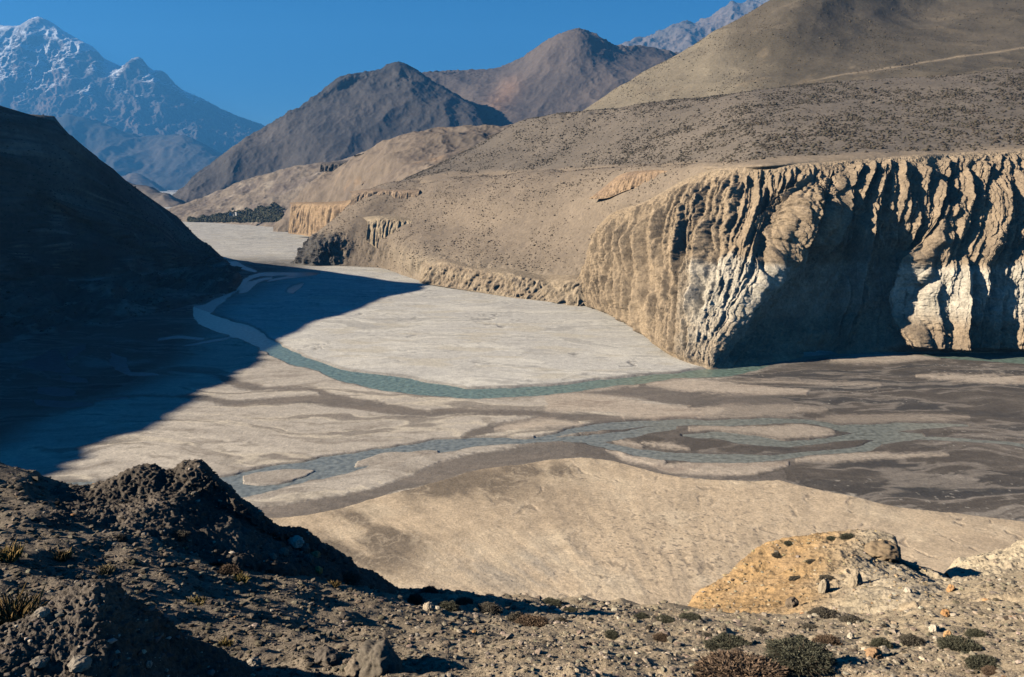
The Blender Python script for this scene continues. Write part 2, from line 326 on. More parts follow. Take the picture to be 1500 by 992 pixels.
# ================================================================== LEFT MOUNTAIN (in its own shade)
rows = [
 [('w',-1500,50,60),('w',-1600,500,100),('w',-1450,900,120),('w',-1300,1200,150),('w',-1100,1500,120),('w',-960,1700,60),('w',-800,1800,20),('w',-640,1800,0),('w',-600,1700,-5)],
 [('w',-800,50,240),('w',-792,340,245),('w',-790,600,248),('w',-765,860,250),(0,164,1105),(45,172,1110),(75,186,1130),(110,222,1190),(140,240,1240),(190,278,1330),(230,307,1400),(270,337,1460),(300,367,1510),(325,383,1540),(338,390,1560)],
 [('w',-730,50,130),('w',-725,300,135),('w',-715,560,140),('w',-680,760,140),(0,270,990),(100,300,1060),(180,330,1190),(240,358,1300),(290,378,1420),(320,387,1490),(337,394,1545)],
 [('w',-690,150,50),('w',-680,450,50),('w',-670,650,48),(-100,420,830),(0,415,935),(100,408,1030),(200,401,1150),(280,393,1330),(328,386,1440),(338,397,1490)],
 [('w',-684,150,50),('w',-674,450,50),('w',-664,650,48),(-100,424,825),(0,419,930),(100,412,1020),(200,405,1135),(280,397,1310),(330,389,1400),(345,400,1440)],
 [('w',-640,150,22),('w',-620,450,20),('w',-600,600,22),(-100,470,785),(0,465,840),(100,452,940),(200,436,1060),(280,425,1180),(330,408,1290),(350,405,1370)],
 [('w',-600,150,-4),('w',-580,450,-4),('w',-560,600,-4),(-100,520),(0,505),(100,486),(200,465),(290,446),(345,425),(358,405)],
]
G = loft(rows, 520, 300, vpow=[0,.1,.42,.62,.65,.84,1.0])
N = normals(G); u_, v_ = proj(G)
T = np.linspace(0, 1, 300)[:, None] * np.ones(520)
onroad = np.exp(-((T - .635) / .02) ** 2)
edge = sstep(0, .06, 1 - T)
d = (fbm(G, 130, 5, 'ridge', seed=1) * 14 + fbm(G * np.array([1, 1, .5]), 50, 5, 'ridge', seed=2, gain=.6) * 11 + fbm(G, 12, 4, seed=8) * 3) * edge * (1 - onroad) * sstep(.05, .25, T) 
d = d + fbm(G, 40, 4, 'ridge', seed=3, gain=.6) * 10 * np.exp(-((T - .11) / .05) ** 2) 
G = G + N * d[..., None]
G[..., 2] += np.exp(-((T - .10) / .035) ** 2) * (fbm(G, 60, 5, 'ridge', seed=9, gain=.65) * 7 + fbm(G, 14, 3, seed=10) * 2) * sstep(335, 280, u_)
k = sstep(-.2, .5, fbm(G, 90, 5, seed=4))
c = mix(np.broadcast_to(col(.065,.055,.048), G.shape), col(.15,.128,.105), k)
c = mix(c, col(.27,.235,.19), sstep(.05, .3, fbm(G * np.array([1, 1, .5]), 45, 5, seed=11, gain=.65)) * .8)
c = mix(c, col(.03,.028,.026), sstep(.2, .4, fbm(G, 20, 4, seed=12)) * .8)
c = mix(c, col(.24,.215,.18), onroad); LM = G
M_rock = terrain_mat("mountain rock", var=((25, .25), (5, .25)), bump=((14, 2.0), (3, .5)))
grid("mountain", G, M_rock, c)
rd = G[186:194, 20:-6].copy(); rd[..., 2] += .5
grid("road", rd, terrain_mat("road dust", var=((8, .1),), bump=((3, .2),)), np.broadcast_to(col(.30,.275,.24), rd.shape))

# ------------------------------------------------------------------ the air of the valley
bm_v = np.array([[x, y, z] for x in (-32000, 20000) for y in (-500, 42000) for z in (-6, 7600)], float)
hz_m = bpy.data.materials.new("valley haze"); hz_m.use_nodes = True; hn = hz_m.node_tree.nodes
hn.remove(hn["Principled BSDF"]); pv = hn.new("ShaderNodeVolumePrincipled")
pv.inputs["Color"].default_value = (.11, .46, 1.0, 1); pv.inputs["Density"].default_value = 2.6e-5; pv.inputs["Anisotropy"].default_value = .1
hz_m.node_tree.links.new(pv.outputs[0], hn["Material Output"].inputs["Volume"])
mesh_np("haze", bm_v, [[0,1,3,2],[4,6,7,5],[0,4,5,1],[2,3,7,6],[0,2,6,4],[1,5,7,3]], hz_m, None, False, 'stuff')

# ================================================================== RIGHT BANK
def terrain(name, rows, nu, nv, disp, colf, mat, vpow=None, chord=True, edge=(0, 0), kind='structure'):
    G = loft(rows, nu, nv, chord, vpow); N = normals(G)
    T = np.linspace(0, 1, nv)[:, None] * np.ones(nu); S = np.ones(nv)[:, None] * np.linspace(0, 1, nu)
    d = disp(G, T, S)
    G = G + N * np.asarray(d)[..., None]
    u, v = proj(G)
    grid(name, G, mat, colf(G, T, S, u, v, normals(G)), kind)
    return G
def terrain_far(name, rows, nu, nv, disp, colf, mat, k=3.2):
    near = lambda G: CAM + (G - CAM) / k
    return terrain(name, [[(a, b, d * k) for a, b, d in r] for r in rows], nu, nv, lambda G, T, S: k * disp(near(G), T, S), lambda G, T, S, u, v, n: colf(near(G), T, S, u, v, n), mat)
full = lambda c, G: np.broadcast_to(col(*c), G.shape)
M_slope = terrain_mat("scree slope", var=((30, .12), (4, .2)), bump=((7, 1.0), (1.5, .45)))
M_far = terrain_mat("far rock", var=((120, .12), (25, .15)), bump=((50, 2.5), (12, 1.1)))
M_peak = terrain_mat("peak rock", var=((120, .15), (25, .2)), bump=((60, 7), (15, 2)))

# scrubby slope running down from the terrace to the flats
rows = [
 [(425,386),(460,390),(490,390),(560,394),(620,414),(700,427),(800,439),(870,452),(930,485),(1000,535,'z',-2)],
 [(437,374,1540),(465,362,1500),(500,350,1500),(560,352,1470),(620,376,1270),(700,394,1165),(800,412,1085),(870,405,1060),(930,395,1000),(1010,420,900)],
 [(455,352,1560),(480,335,1540),(520,318,1530),(580,315,1520),(650,330,1400),(720,335,1290),(800,340,1200),(880,330,1110),(950,318,1010),(1040,330,900)],
 [(478,332,1580),(510,302,1590),(550,284,1590),(610,282,1570),(680,287,1440),(750,290,1330),(830,290,1230),(910,285,1090),(990,275,960),(1060,270,870)],
 [(500,316,1620),(530,285,1640),(565,268,1640),(620,262,1560),(700,258,1430),(780,253,1300),(860,248,1180),(940,244,1050),(1010,241,930),(1080,238,860)],
 [(510,320,1750),(540,286,1740),(575,270,1740),(640,262,1640),(720,257,1500),(800,252,1350),(880,247,1220),(960,243,1090),(1020,240,980),(1090,237,900)],
]
def dS2(G, T, S):
    low = np.exp(-((T - .12) / .1) ** 2) * sstep(.1, .25, S)
    ut, vt = proj(G); toe = sstep(520, 490, ut) * sstep(330, 355, vt) * sstep(0, .05, T)
    return toe * fbm(G, 38, 5, 'ridge', seed=36, gain=.6) * 11 + fbm(G, 160, 4, seed=31) * 6 + fbm(G, 25, 4, seed=32) * 1.5 + low * (fbm(G * np.array([1, 1, .3]), 26, 4, 'billow', seed=33) * 7 + 2) * sstep(0, .06, T)
def cS2(G, T, S, u, v, n):
    k = sstep(-.3, .5, fbm(G, 120, 5, seed=34))
    c = mix(full((.255,.203,.148), G), col(.22,.176,.13), k)
    pale = np.exp(-((T - .12) / .1) ** 2) * sstep(.2, .35, S)
    c = mix(c, col(.36,.295,.21), pale * .8)
    toe = sstep(515, 475, u + 22 * fbm(G, 26, 4, seed=35)) * sstep(334, 356, v + 8 * fbm(G, 20, 3, seed=37))
    return mix(c, col(.105,.098,.09), toe)
rows[4] = [(a, b, d + np.interp(a, [500,565,700,860,1000,1080], [40,60,130,120,60,0])) for a, b, d in rows[4]]
rows[5] = [(a, b + 5, d + 90 + np.interp(a, [500,565,700,860,1000,1080], [40,60,130,120,60,0])) for a, b, d in rows[5]]
S2 = terrain("scrub_slope", rows, 700, 420, dS2, cS2, M_slope)

# terrace slope above
rows = [
 [(560,285,1640),(620,266,1540),(700,262,1400),(780,257,1280),(860,252,1160),(940,248,1030),(1010,245,900),(1100,241,800),(1200,236,778),(1300,232,776),(1400,228,790),(1500,224,790),(1640,220,790),(1900,215,790)],
 [(575,272,1680),(640,252,1600),(715,247,1450),(790,243,1330),(870,239,1210),(950,236,1090),(1020,233,980),(1100,229,880),(1200,224,840),(1300,219,835),(1400,215,850),(1500,210,850),(1640,205,850),(1900,200,850)],
 [(610,255,1760),(665,232,1700),(725,218,1560),(800,209,1450),(880,200,1350),(960,194,1250),(1030,188,1160),(1100,182,1100),(1200,176,1060),(1300,170,1050),(1400,163,1040),(1500,158,1040),(1640,150,1040),(1900,140,1040)],
 [(645,240,1850),(700,214,1800),(757,180,1650),(800,172,1580),(870,163,1500),(950,154,1440),(1030,144,1400),(1100,135,1360),(1200,126,1330),(1300,118,1310),(1400,111,1290),(1500,105,1280),(1640,96,1270),(1900,85,1260)],
 [(660,240,1960),(715,214,1920),(775,182,1780),(815,173,1720),(880,163,1640),(960,152,1580),(1040,142,1540),(1110,133,1500),(1200,124,1480),(1300,116,1460),(1400,109,1440),(1500,103,1430),(1640,94,1420),(1900,83,1410)],
]
def dS3(G, T, S):
    r = np.exp(-((T - .79) / .03) ** 2) * np.exp(-((S - .2) / .07) ** 2)
    return fbm(G, 200, 4, seed=41) * 7 + fbm(G, 30, 4, seed=42) * 1.4 + r * fbm(G, 25, 4, 'ridge', seed=43) * 5
def cS3(G, T, S, u, v, n):
    c = mix(full((.165,.138,.108), G), col(.195,.162,.126), sstep(-.3, .4, fbm(G, 150, 4, seed=44)))
    return mix(c, col(.29,.228,.162), sstep(.40, .32, T + .03 * fbm(G, 30, 3, seed=45)) * .85)
rows = [[(a, b, d + np.interp(a, [560,700,860,1000,1100], [20,150,150,80,0])) for a, b, d in r] for r in rows]
rows[0] = [(a, b, d + (14 if d < 800 else 0)) for a, b, d in rows[0]]
rows.insert(0, [(a, b + (16 if d < 800 else 11), d + 4) for a, b, d in rows[0]])
S3 = terrain("terrace_slope", rows, 800, 360, dS3, cS3, M_slope)

# large rounded hill top right
rows = [
 [(840,176,1720),(900,164,1650),(980,154,1560),(1060,143,1500),(1150,134,1440),(1250,124,1400),(1350,117,1370),(1450,110,1350),(1560,104,1330),(1750,92,1320)],
 [(852,166,1760),(905,146,1730),(985,126,1680),(1065,112,1620),(1150,100,1560),(1250,92,1540),(1350,85,1520),(1450,78,1500),(1560,70,1480),(1750,55,1460)],
 [(866,158,1790),(922,124,1790),(1000,88,1780),(1080,66,1730),(1155,50,1680),(1250,48,1700),(1345,50,1680),(1450,35,1700),(1560,25,1660),(1750,5,1620)],
 [(878,151,1810),(938,113,1840),(1015,70,1860),(1095,28,1850),(1175,8,1790),(1260,2,1850),(1340,18,1860),(1450,-5,1900),(1560,-20,1880),(1750,-45,1830)],
 [(885,147,1820),(948,106,1870),(1040,55,1910),(1120,6,1930),(1200,-25,1930),(1290,-55,2000),(1380,-75,2100),(1480,-95,2150),(1600,-110,2150),(1780,-130,2100)],
 [(886,156,1900),(950,110,2000),(1045,58,2100),(1130,8,2200),(1220,-22,2300),(1300,-50,2400),(1390,-70,2500),(1490,-90,2600),(1610,-100,2600),(1790,-120,2600)],
]
def dS4(G, T, S):
    return fbm(G * np.array([1, 1, .3]), 300, 3, 'ridge', seed=51) * 8 + fbm(G * np.array([1, 1, .3]), 60, 4, seed=52) * 2.2 + fbm(G, 9, 3, seed=57) * .5
def cS4(G, T, S, u, v, n):
    c = mix(full((.11,.092,.067), G), col(.145,.12,.087), sstep(-.3, .4, fbm(G, 160, 5, seed=53)))
    c = mix(c, col(.25,.21,.15), sstep(1120, 1000, u - .6 * (v - 60) + 60 * fbm(G, 120, 4, seed=54)))  # left flank lighter, right darker: sunlit and shaded sides put into the colour
    p = fbm(G, 70, 5, seed=55)
    c = mix(c, col(.22,.175,.12), sstep(.2, .45, p) * .6)
    tr = np.exp(-((v - np.interp(u, [1150,1250,1290,1400,1500], [126,106,102,84,70]) - 2 * fbm(G, 60, 3, seed=56)) / 1.3) ** 2) * sstep(1160, 1230, u)
    return mix(c, col(.37,.29,.20), tr * .7)
rows.insert(0, [(a, b + 30, d - 60) for a, b, d in rows[0]])
S4 = terrain("hill", rows, 600, 320, dS4, cS4, M_slope)

# middle mound and the pale badlands in front of the grey mountains
rows = [
 [(400,330,2620),(460,318,2560),(500,304,2400),(560,290,2000),(640,262,1800),(720,240,1850)],
 [(408,322,2650),(455,298,2600),(500,282,2450),(555,262,2150),(630,246,1950),(720,225,1950)],
 [(415,312,2700),(452,278,2650),(505,252,2520),(560,236,2200),(640,222,2150),(740,208,2150)],
 [(425,300,2750),(470,262,2700),(520,235,2600),(570,212,2400),(640,196,2300),(750,190,2300)],
 [(430,295,2780),(480,255,2760),(530,228,2560),(585,203,2500),(640,191,2450),(700,188,2450),(760,188,2450)],
 [(440,300,2900),(490,262,2900),(540,235,2750),(590,210,2700),(650,194,2700),(710,190,2700),(770,190,2700)],
]
def dS5(G, T, S): return fbm(G, 180, 5, 'ridge', seed=61) * 14 * sstep(1, .8, T) + fbm(G, 45, 4, seed=62) * 4
def cS5(G, T, S, u, v, n):
    c = mix(full((.235,.185,.138), G), col(.20,.157,.12), sstep(-.2, .4, fbm(G, 150, 5, seed=63)))
    c = mix(c, col(.36,.245,.15), sstep(.2, .5, fbm(G, 90, 4, seed=64)) * .6)
    return mix(c, col(.15,.125,.10), np.exp(-(((u - 700) / 60) ** 2 + ((v - 207) / 13) ** 2)) * .8)
rows.insert(0, [(a, b + 14, d - 10) for a, b, d in rows[0]])
terrain("mound", rows, 420, 240, dS5, cS5, M_far)
rows = [
 [(225,326,3350),(300,325,3250),(400,330,2900),(440,334,2500),(520,320,2400),(620,290,2400)],
 [(232,318,3450),(300,312,3350),(370,302,3250),(430,302,3100),(500,285,2900),(620,250,2800)],
 [(240,312,3550),(300,300,3550),(360,284,3500),(430,268,3400),(500,255,3300),(620,225,3100)],
 [(245,308,3650),(300,290,3700),(350,270,3700),(420,248,3650),(500,237,3600),(545,222,3500),(640,205,3400)],
 [(250,312,3900),(300,292,3900),(350,272,3900),(420,250,3900),(500,239,3900),(545,224,3800),(640,207,3700)],
]
def dS6(G, T, S): return fbm(G, 190, 5, 'ridge', seed=71) * 12 * sstep(0, .15, T) * sstep(1.05, .8, T) + fbm(G, 60, 4, 'billow', seed=72) * 3 * sstep(0, .1, T)
def cS6(G, T, S, u, v, n):
    c = mix(full((.26,.21,.16), G), col(.19,.155,.13), sstep(-.2, .4, fbm(G, 130, 5, seed=73)))
    c = mix(c, col(.44,.37,.28), sstep(.2, .45, fbm(G, 80, 4, seed=74)) * .7)
    return c
rows.insert(0, [(a, b + 14, d - 10) for a, b, d in rows[0]])
terrain("badlands", rows, 420, 220, dS6, cS6, M_far)

# grey mountains
rows = [
 [(190,345,3300),(240,328,3450),(320,318,3700),(420,300,3700),(520,270,3700),(620,245,3700),(730,235,3800)],
 [(205,330,3500),(250,310,3650),(330,290,3800),(430,260,3850),(520,228,3900),(620,205,4000),(720,205,4100)],
 [(215,320,3600),(265,285,3800),(350,240,3950),(440,200,4050),(530,165,4150),(620,160,4220),(705,180,4220)],
 [(222,312,3650),(275,270,3900),(360,208,4100),(450,160,4250),(545,118,4400),(620,125,4400),(695,160,4360)],
 [(226,309,3700),(262,284,3900),(300,249,4050),(350,212,4180),(400,182,4260),(430,164,4300),(470,137,4380),(500,114,4420),(545,106,4480),(565,99,4500),(583,91,4520),(603,101,4500),(620,112,4480),(650,130,4450),(690,155,4420)],
 [(235,322,4100),(310,262,4500),(400,195,4700),(500,126,4900),(583,106,5000),(620,120,4900),(700,160,4800)],
]
def dM(seed):
    def f(G, T, S):
        cr_ = np.exp(-((T - .8) / .08) ** 2)
        e_ = sstep(.82, .55, T); cg = np.exp(-((T - .8) / .05) ** 2)
        sm = e_ * fbm(G * np.array([1, 1, .35]), 520, 3, 'ridge', seed=seed) * 26 + fbm(G * np.array([1, 1, .3]), 110, 4, seed=seed + 2) * 5 + cg * fbm(G, 75, 4, 'ridge', seed=seed + 4) * 9
        m = sstep(-.1, .35, fbm(G, 380, 3, seed=seed + 3) + .9 * (T - .62))
        return (sm + m * fbm(G * np.array([1, 1, .5]), 120, 5, 'ridge', seed=seed + 1, gain=.55) * 14 + fbm(G * np.array([1, 1, .3]), 50, 4, 'ridge', seed=seed + 5) * 3) * sstep(0, .2, T) * sstep(1.1, .9, T)
    return f
def cM1(G, T, S, u, v, n):
    c = mix(full((.095,.086,.08), G), col(.13,.113,.10), sstep(-.3, .4, fbm(G, 300, 5, seed=82)))
    return mix(c, col(.055,.055,.057), sstep(.62, .78, T + .12 * fbm(G, 180, 4, seed=83)) * .85)
terrain_far("grey_mountain", rows, 460, 260, dM(81), cM1, M_far, 1.6)
rows = [
 [(560,290,4000),(640,262,4100),(720,240,4200),(830,215,4200),(930,190,4200),(1060,170,4200)],
 [(580,240,4400),(650,205,4500),(720,180,4500),(830,160,4500),(930,145,4500),(1060,130,4500)],
 [(590,170,4900),(650,150,5000),(720,140,4900),(840,105,4750),(930,105,4800),(1060,110,4800)],
 [(600,125,5200),(650,118,5300),(720,116,5200),(800,82,5000),(848,64,4950),(900,82,5000),(960,85,5100),(1060,95,5100)],
 [(600,110,5400),(625,108,5450),(660,106,5500),(700,104,5450),(740,101,5350),(765,88,5250),(800,62,5150),(835,45,5100),(850,43,5080),(868,50,5100),(900,68,5150),(930,68,5250),(960,72,5300),(990,79,5350),(1060,92,5400)],
 [(600,116,6000),(700,110,6000),(800,70,5800),(850,52,5700),(900,74,5800),(1000,86,5900),(1060,98,5900)],
]
def cM2(G, T, S, u, v, n):
    c = mix(full((.115,.095,.083), G), col(.15,.12,.10), sstep(-.3, .4, fbm(G, 350, 5, seed=85)))
    st = np.exp(-((u - np.interp(v, [90,130,150,170,190], [760,745,730,712,690])) / np.interp(v, [90,190], [12,26])) ** 2) * sstep(100, 130, v)
    return mix(c, col(.25,.165,.115), st * .8)
terrain_far("brown_mountain", rows, 460, 260, dM(86), cM2, M_far, 1.6)
rows = [
 [(880,120,6800),(960,110,6800),(1060,90,6700),(1180,60,6700),(1300,60,6700)],
 [(890,95,7200),(960,80,7200),(1040,55,7200),(1120,30,7200),(1300,25,7200)],
 [(895,82,7500),(930,64,7500),(958,58,7500),(985,46,7500),(1010,34,7500),(1050,20,7500),(1085,11,7500),(1110,7,7500),(1180,-8,7500),(1300,-20,7500)],
 [(900,90,8200),(960,66,8200),(1050,28,8200),(1110,14,8200),(1300,-10,8200)],
]
def dM3(G, T, S): return fbm(G * np.array([1, 1, .5]), 520, 6, 'ridge', seed=91) * 75 * sstep(0, .2, T) * sstep(1.15, .6, T) + fbm(G, 160, 4, 'ridge', seed=92) * 20
def cM3(G, T, S, u, v, n):
    c = mix(full((.20,.165,.14), G), col(.14,.125,.115), sstep(-.2, .3, fbm(G, 250, 5, seed=93)))
    return mix(c, col(.7,.72,.75), sstep(24, 8, v + 14 * fbm(G, 120, 4, seed=94)) * sstep(.1, .4, fbm(G, 160, 4, seed=95)) * .3)
terrain_far("blue_ridge", rows, 320, 160, dM3, cM3, M_peak, 3.0)

rows = [
 [(100,345,5200),(180,345,5200),(240,342,5100),(300,340,5000),(360,340,4900)],
 [(100,300,5700),(180,300,5700),(230,305,5500),(280,318,5300),(360,330,5100)],
 [(100,268,6200),(160,266,6200),(195,270,6100),(225,280,5900),(250,290,5700),(280,303,5500),(360,325,5300)],
 [(100,285,6900),(180,285,6900),(240,300,6600),(360,330,6000)],
]
terrain("valley_hill", rows, 200, 110, lambda G, T, S: fbm(G, 420, 5, 'ridge', seed=131) * 30 * sstep(0, .2, T) * sstep(1.1, .6, T), lambda G, T, S, u, v, n: mix(full((.13,.11,.09), G), col(.21,.17,.135), sstep(-.1, .4, fbm(G, 240, 5, seed=132))), M_far)
# misty hills and the snow mountain
rows = [
 [(-200,330,5400),(60,330,5400),(160,330,5300),(240,330,5200),(330,330,5100)],
 [(-200,270,5800),(60,275,5700),(160,280,5500),(240,295,5300),(330,312,5200)],
 [(-200,250,6000),(60,250,6000),(160,258,5800),(200,259,5700),(235,273,5500),(270,290,5400),(330,310,5300)],
 [(-200,262,6600),(60,262,6600),(160,270,6400),(240,290,6100),(330,315,6000)],
]
def dM4(G, T, S): return fbm(G, 420, 5, 'ridge', seed=101) * 45 * sstep(0, .2, T) * sstep(1.1, .6, T)
def cM4(G, T, S, u, v, n): return mix(full((.09,.08,.07), G), col(.17,.14,.11), sstep(-.1, .4, fbm(G, 300, 5, seed=102)))
terrain_far("low_hills", rows, 260, 120, dM4, cM4, M_far)
rows = [
 [(-250,330,6400),(60,330,6400),(160,330,6400),(260,325,6200),(420,320,6000)],
 [(-250,230,7200),(60,235,7200),(160,245,7000),(260,250,6800),(400,270,6400)],
 [(-250,170,7600),(40,172,7600),(70,178,7600),(100,176,7500),(150,186,7500),(200,204,7400),(240,201,7300),(270,202,7200),(330,228,7000),(400,260,6800)],
 [(-250,185,8400),(60,188,8400),(150,200,8300),(240,212,8100),(330,240,7800),(420,268,7600)],
]
def dM5(G, T, S): return fbm(G * np.array([1, 1, .6]), 600, 6, 'ridge', seed=111) * 75 * sstep(0, .2, T) * sstep(1.1, .6, T)
terrain_far("far_hills", rows, 320, 200, dM5, lambda G, T, S, u, v, n: mix(full((.06,.058,.055), G), col(.11,.095,.08), sstep(-.1, .4, fbm(G, 400, 5, seed=112))), M_far)
rows = [
 [(-300,300,8200),(0,300,8200),(100,300,8200),(200,290,8200),(300,270,8200),(460,270,8200)],
 [(-300,200,9000),(0,200,9000),(100,190,8900),(200,200,8800),(300,215,8700),(400,225,8700)],
 [(-300,120,9600),(-30,110,9600),(60,110,9500),(130,130,9300),(200,145,9200),(290,180,9300),(390,205,9300)],
 [(-300,60,9900),(-60,48,9900),(-10,41,9900),(12,39,9900),(28,40,9880),(42,32,9850),(57,28,9850),(75,36,9850),(92,47,9820),(115,60,9800),(135,72,9780),(152,90,9750),(176,101,9700),(190,92,9650),(203,86,9620),(213,95,9650),(224,103,9680),(240,107,9680),(262,130,9700),(300,149,9750),(340,169,9800),(365,178,9850),(388,187,9900),(440,222,9950)],
 [(-300,75,10900),(0,60,10900),(57,50,10900),(120,80,10900),(200,110,10700),(300,165,10700),(440,230,10700)],
]
def dM6(G, T, S):
    w = fbm(G, 900, 3, seed=120)[..., None] * np.array([140, 0, 140])
    return (fbm((G + w) * np.array([1, 1, .45]), 700, 6, 'ridge', seed=121) * 105 * sstep(0, .2, T) * (.12 + .88 * sstep(.74, .5, T)) + fbm((G + w * .4) * np.array([1, 1, .7]), 200, 6, 'ridge', seed=122, gain=.55) * 52 * (.3 + .7 * sstep(.78, .6, T)))
def cM6(G, T, S, u, v, n):
    c = mix(full((.13,.11,.10), G), col(.075,.07,.07), sstep(-.2, .3, fbm(G, 350, 5, seed=123)))
    c = mix(c, col(.26,.18,.14), sstep(.1, .4, fbm(G, 500, 4, seed=126)) * .6)
    lim = np.interp(u, [0, 120, 210, 300, 400], [150, 150, 135, 150, 160])
    sn = sstep(.05, .35, fbm(G * np.array([1, 1, .35]), 260, 6, seed=124) * 1.3 + (n[..., 2] - .35) * .9 + (lim - v) / 110 - .48)
    band_ = fbm(G * np.array([.25, .25, 1.0]), 110, 4, seed=125)
    sn = sn * (1 - .6 * sstep(0, .3, band_))
    return mix(c, col(.72,.74,.78), sn)
terrain_far("snow_mountain", rows, 620, 400, dM6, cM6, M_peak)

# ================================================================== ERODED CLIFF
# columns run left to right along the foot of the cliff; rows climb from the flats to the terrace edge
cols = [ # base(u,v)   r1(u,v,D)      r2              r3              r4            top
 [(838,443),(842,432,1045),(848,420,1050),(853,412,1052),(858,404,1056),(862,398,1062)],
 [(868,452),(866,430,990),(866,405,995),(868,375,1005),(870,350,1020),(873,340,1030)],
 [(900,465),(898,430,930),(895,390,940),(893,355,955),(893,325,970),(898,312,985)],
 [(930,480),(932,440,850),(932,395,868),(930,350,890),(933,315,905),(945,296,930)],
 [(960,507),(968,455,770),(975,400,795),(975,345,825),(983,300,850),(1000,266,880)],
 [(985,524),(1000,465,725),(1015,410,750),(1025,345,790),(1035,290,815),(1045,250,840)],
 [(1012,535),(1035,470,692),(1055,415,715),(1075,340,760),(1085,285,785),(1095,246,805)],
 [(1037,541),(1075,470,675),(1112,410,699),(1130,345,738),(1140,290,768),(1145,243,788)],
 [(1050,541),(1090,470,683),(1133,392,707),(1165,320,726),(1195,272,757),(1195,240,782)],
 [(1085,537),(1110,470,708),(1150,395,722),(1200,322,731),(1225,266,755),(1235,237,782)],
 [(1150,529),(1160,465,728),(1185,395,735),(1215,330,741),(1240,276,757),(1262,235,783)],
 [(1220,522),(1225,460,738),(1235,395,742),(1255,330,746),(1268,280,758),(1288,234,784)],
 [(1290,517),(1292,460,742),(1297,395,746),(1305,330,748),(1310,280,759),(1315,232,784)],
 [(1328,516),(1330,455,738),(1335,390,742),(1340,330,750),(1345,285,760),(1350,230,784)],
 [(1350,517),(1355,455,723),(1362,385,730),(1375,320,752),(1382,275,770),(1385,228,800)],
 [(1385,517),(1395,455,721),(1400,390,728),(1412,320,752),(1420,272,770),(1422,226,800)],
 [(1415,517),(1425,455,721),(1432,390,728),(1445,325,752),(1452,272,770),(1455,224,800)],
 [(1460,517),(1463,455,721),(1468,390,729),(1478,325,752),(1484,270,770),(1486,222,800)],
 [(1510,517),(1515,455,721),(1518,390,730),(1520,325,752),(1520,270,770),(1520,220,800)],
 [(1640,518),(1640,455,726),(1640,390,735),(1640,325,752),(1640,270,770),(1640,215,800)],
 [(1800,521),(1800,455,724),(1800,390,733),(1800,325,752),(1800,270,770),(1800,210,800)],
]
nr = 6
rows = [[c[r] for c in cols] for r in range(nr)]
rows.append([(c[5][0] + 6, c[5][1] - 3, c[5][2] + 35) for c in cols])
NU, NV = 1700, 640
G = loft(rows, NU, NV, chord=False, vpow=[0, .2, .42, .64, .82, .97, 1.0])
T = np.linspace(0, 1, NV)[:, None] * np.ones(NU); S = np.ones(NV)[:, None] * np.linspace(0, len(cols) - 1, NU)
N = normals(G); Nh = N.copy(); Nh[..., 2] *= .35; Nh /= np.linalg.norm(Nh, axis=-1, keepdims=True)
along = np.cumsum(np.concatenate([[0], np.linalg.norm(np.diff(G[NV // 2], axis=0), axis=1)]))[None, :] * np.ones((NV, 1))
hz = G[..., 2]
wp = fbm(np.stack([along, hz, 0 * hz], -1), 70, 3, seed=200)
def fl(wl, vs_, seed, kind='billow', o=3, warp=14):
    q = np.stack([along + warp * wp, hz * vs_, 0 * hz + seed * 9.7], -1)
    return fbm(q, wl, o, kind, seed=seed)
topfade = sstep(.992, .94, T); base = sstep(0, .04, T)
u0, v0 = proj(G); rightp = sstep(8.2, 9.5, S); left_low = (1 - rightp) * sstep(.60, .40, T)
VS = np.array([1, 1, .4]); cr_rng = np.random.default_rng(31); a1d = along[0]
X1 = along + 7 * fbm(G * VS, 40, 3, seed=220) + 2.2 * fbm(G * VS, 11, 3, seed=221)
X2 = along + 9 * wp + 3.0 * fbm(G * VS, 16, 3, seed=222) + 1.0 * fbm(G * VS, 5, 2, seed=223)
H1 = hz + 4 * fbm(G, 16, 3, seed=224)
AR = np.cumsum(np.concatenate([np.zeros((NV, 1)), np.linalg.norm(np.diff(G, axis=1), axis=-1)], 1), 1)
def spur(F, X, c, h0, p, a, b, hb=None, rnd=.8, lean=None):
    """one pointed spur: swells outward below its apex, its flanks fall away to both sides"""
    m = 1.8 * p / b + 16; c = int(min(max(c, 0), NU - 1)); r0 = int(np.clip(np.searchsorted(hz[:, c], h0), 0, NV - 1))
    m0 = np.searchsorted(AR[r0], [AR[r0, c] - m, AR[r0, c] + m]); m1 = np.searchsorted(AR[NV // 4], [AR[NV // 4, c] - m, AR[NV // 4, c] + m])
    c0, c1 = max(min(m0[0], m1[0]), 0), min(max(m0[1], m1[1]), NU)
    if c1 - c0 < 2: return
    h = H1[:, c0:c1]; x = AR[:, c0:c1] - AR[:, c:c + 1] + X[:, c0:c1]
    if lean: x = x + lean * (h - h0)
    o = np.minimum(a * (h0 - h), p * (.80 + .20 * sstep(0, 70, h0 - h)))
    if hb is not None: o = o - .5 * np.maximum(hb - h, 0)
    o = o - b * np.where(x > 0, 2.6, .62) * (np.sqrt(x * x + rnd * rnd) - rnd)
    F[:, c0:c1] = np.maximum(F[:, c0:c1], np.where(h < h0 + 8, o, -9))
def where(u, v):
    i = np.argmin((u0 - u) ** 2 + (v0 - v) ** 2); r, c = np.unravel_index(i, u0.shape); return c, hz[r, c]
X1 = X1 - along; X2 = X2 - along
BIG = np.zeros_like(T); MED = np.zeros_like(T); SML = np.zeros_like(T); RIB = np.zeros_like(T)
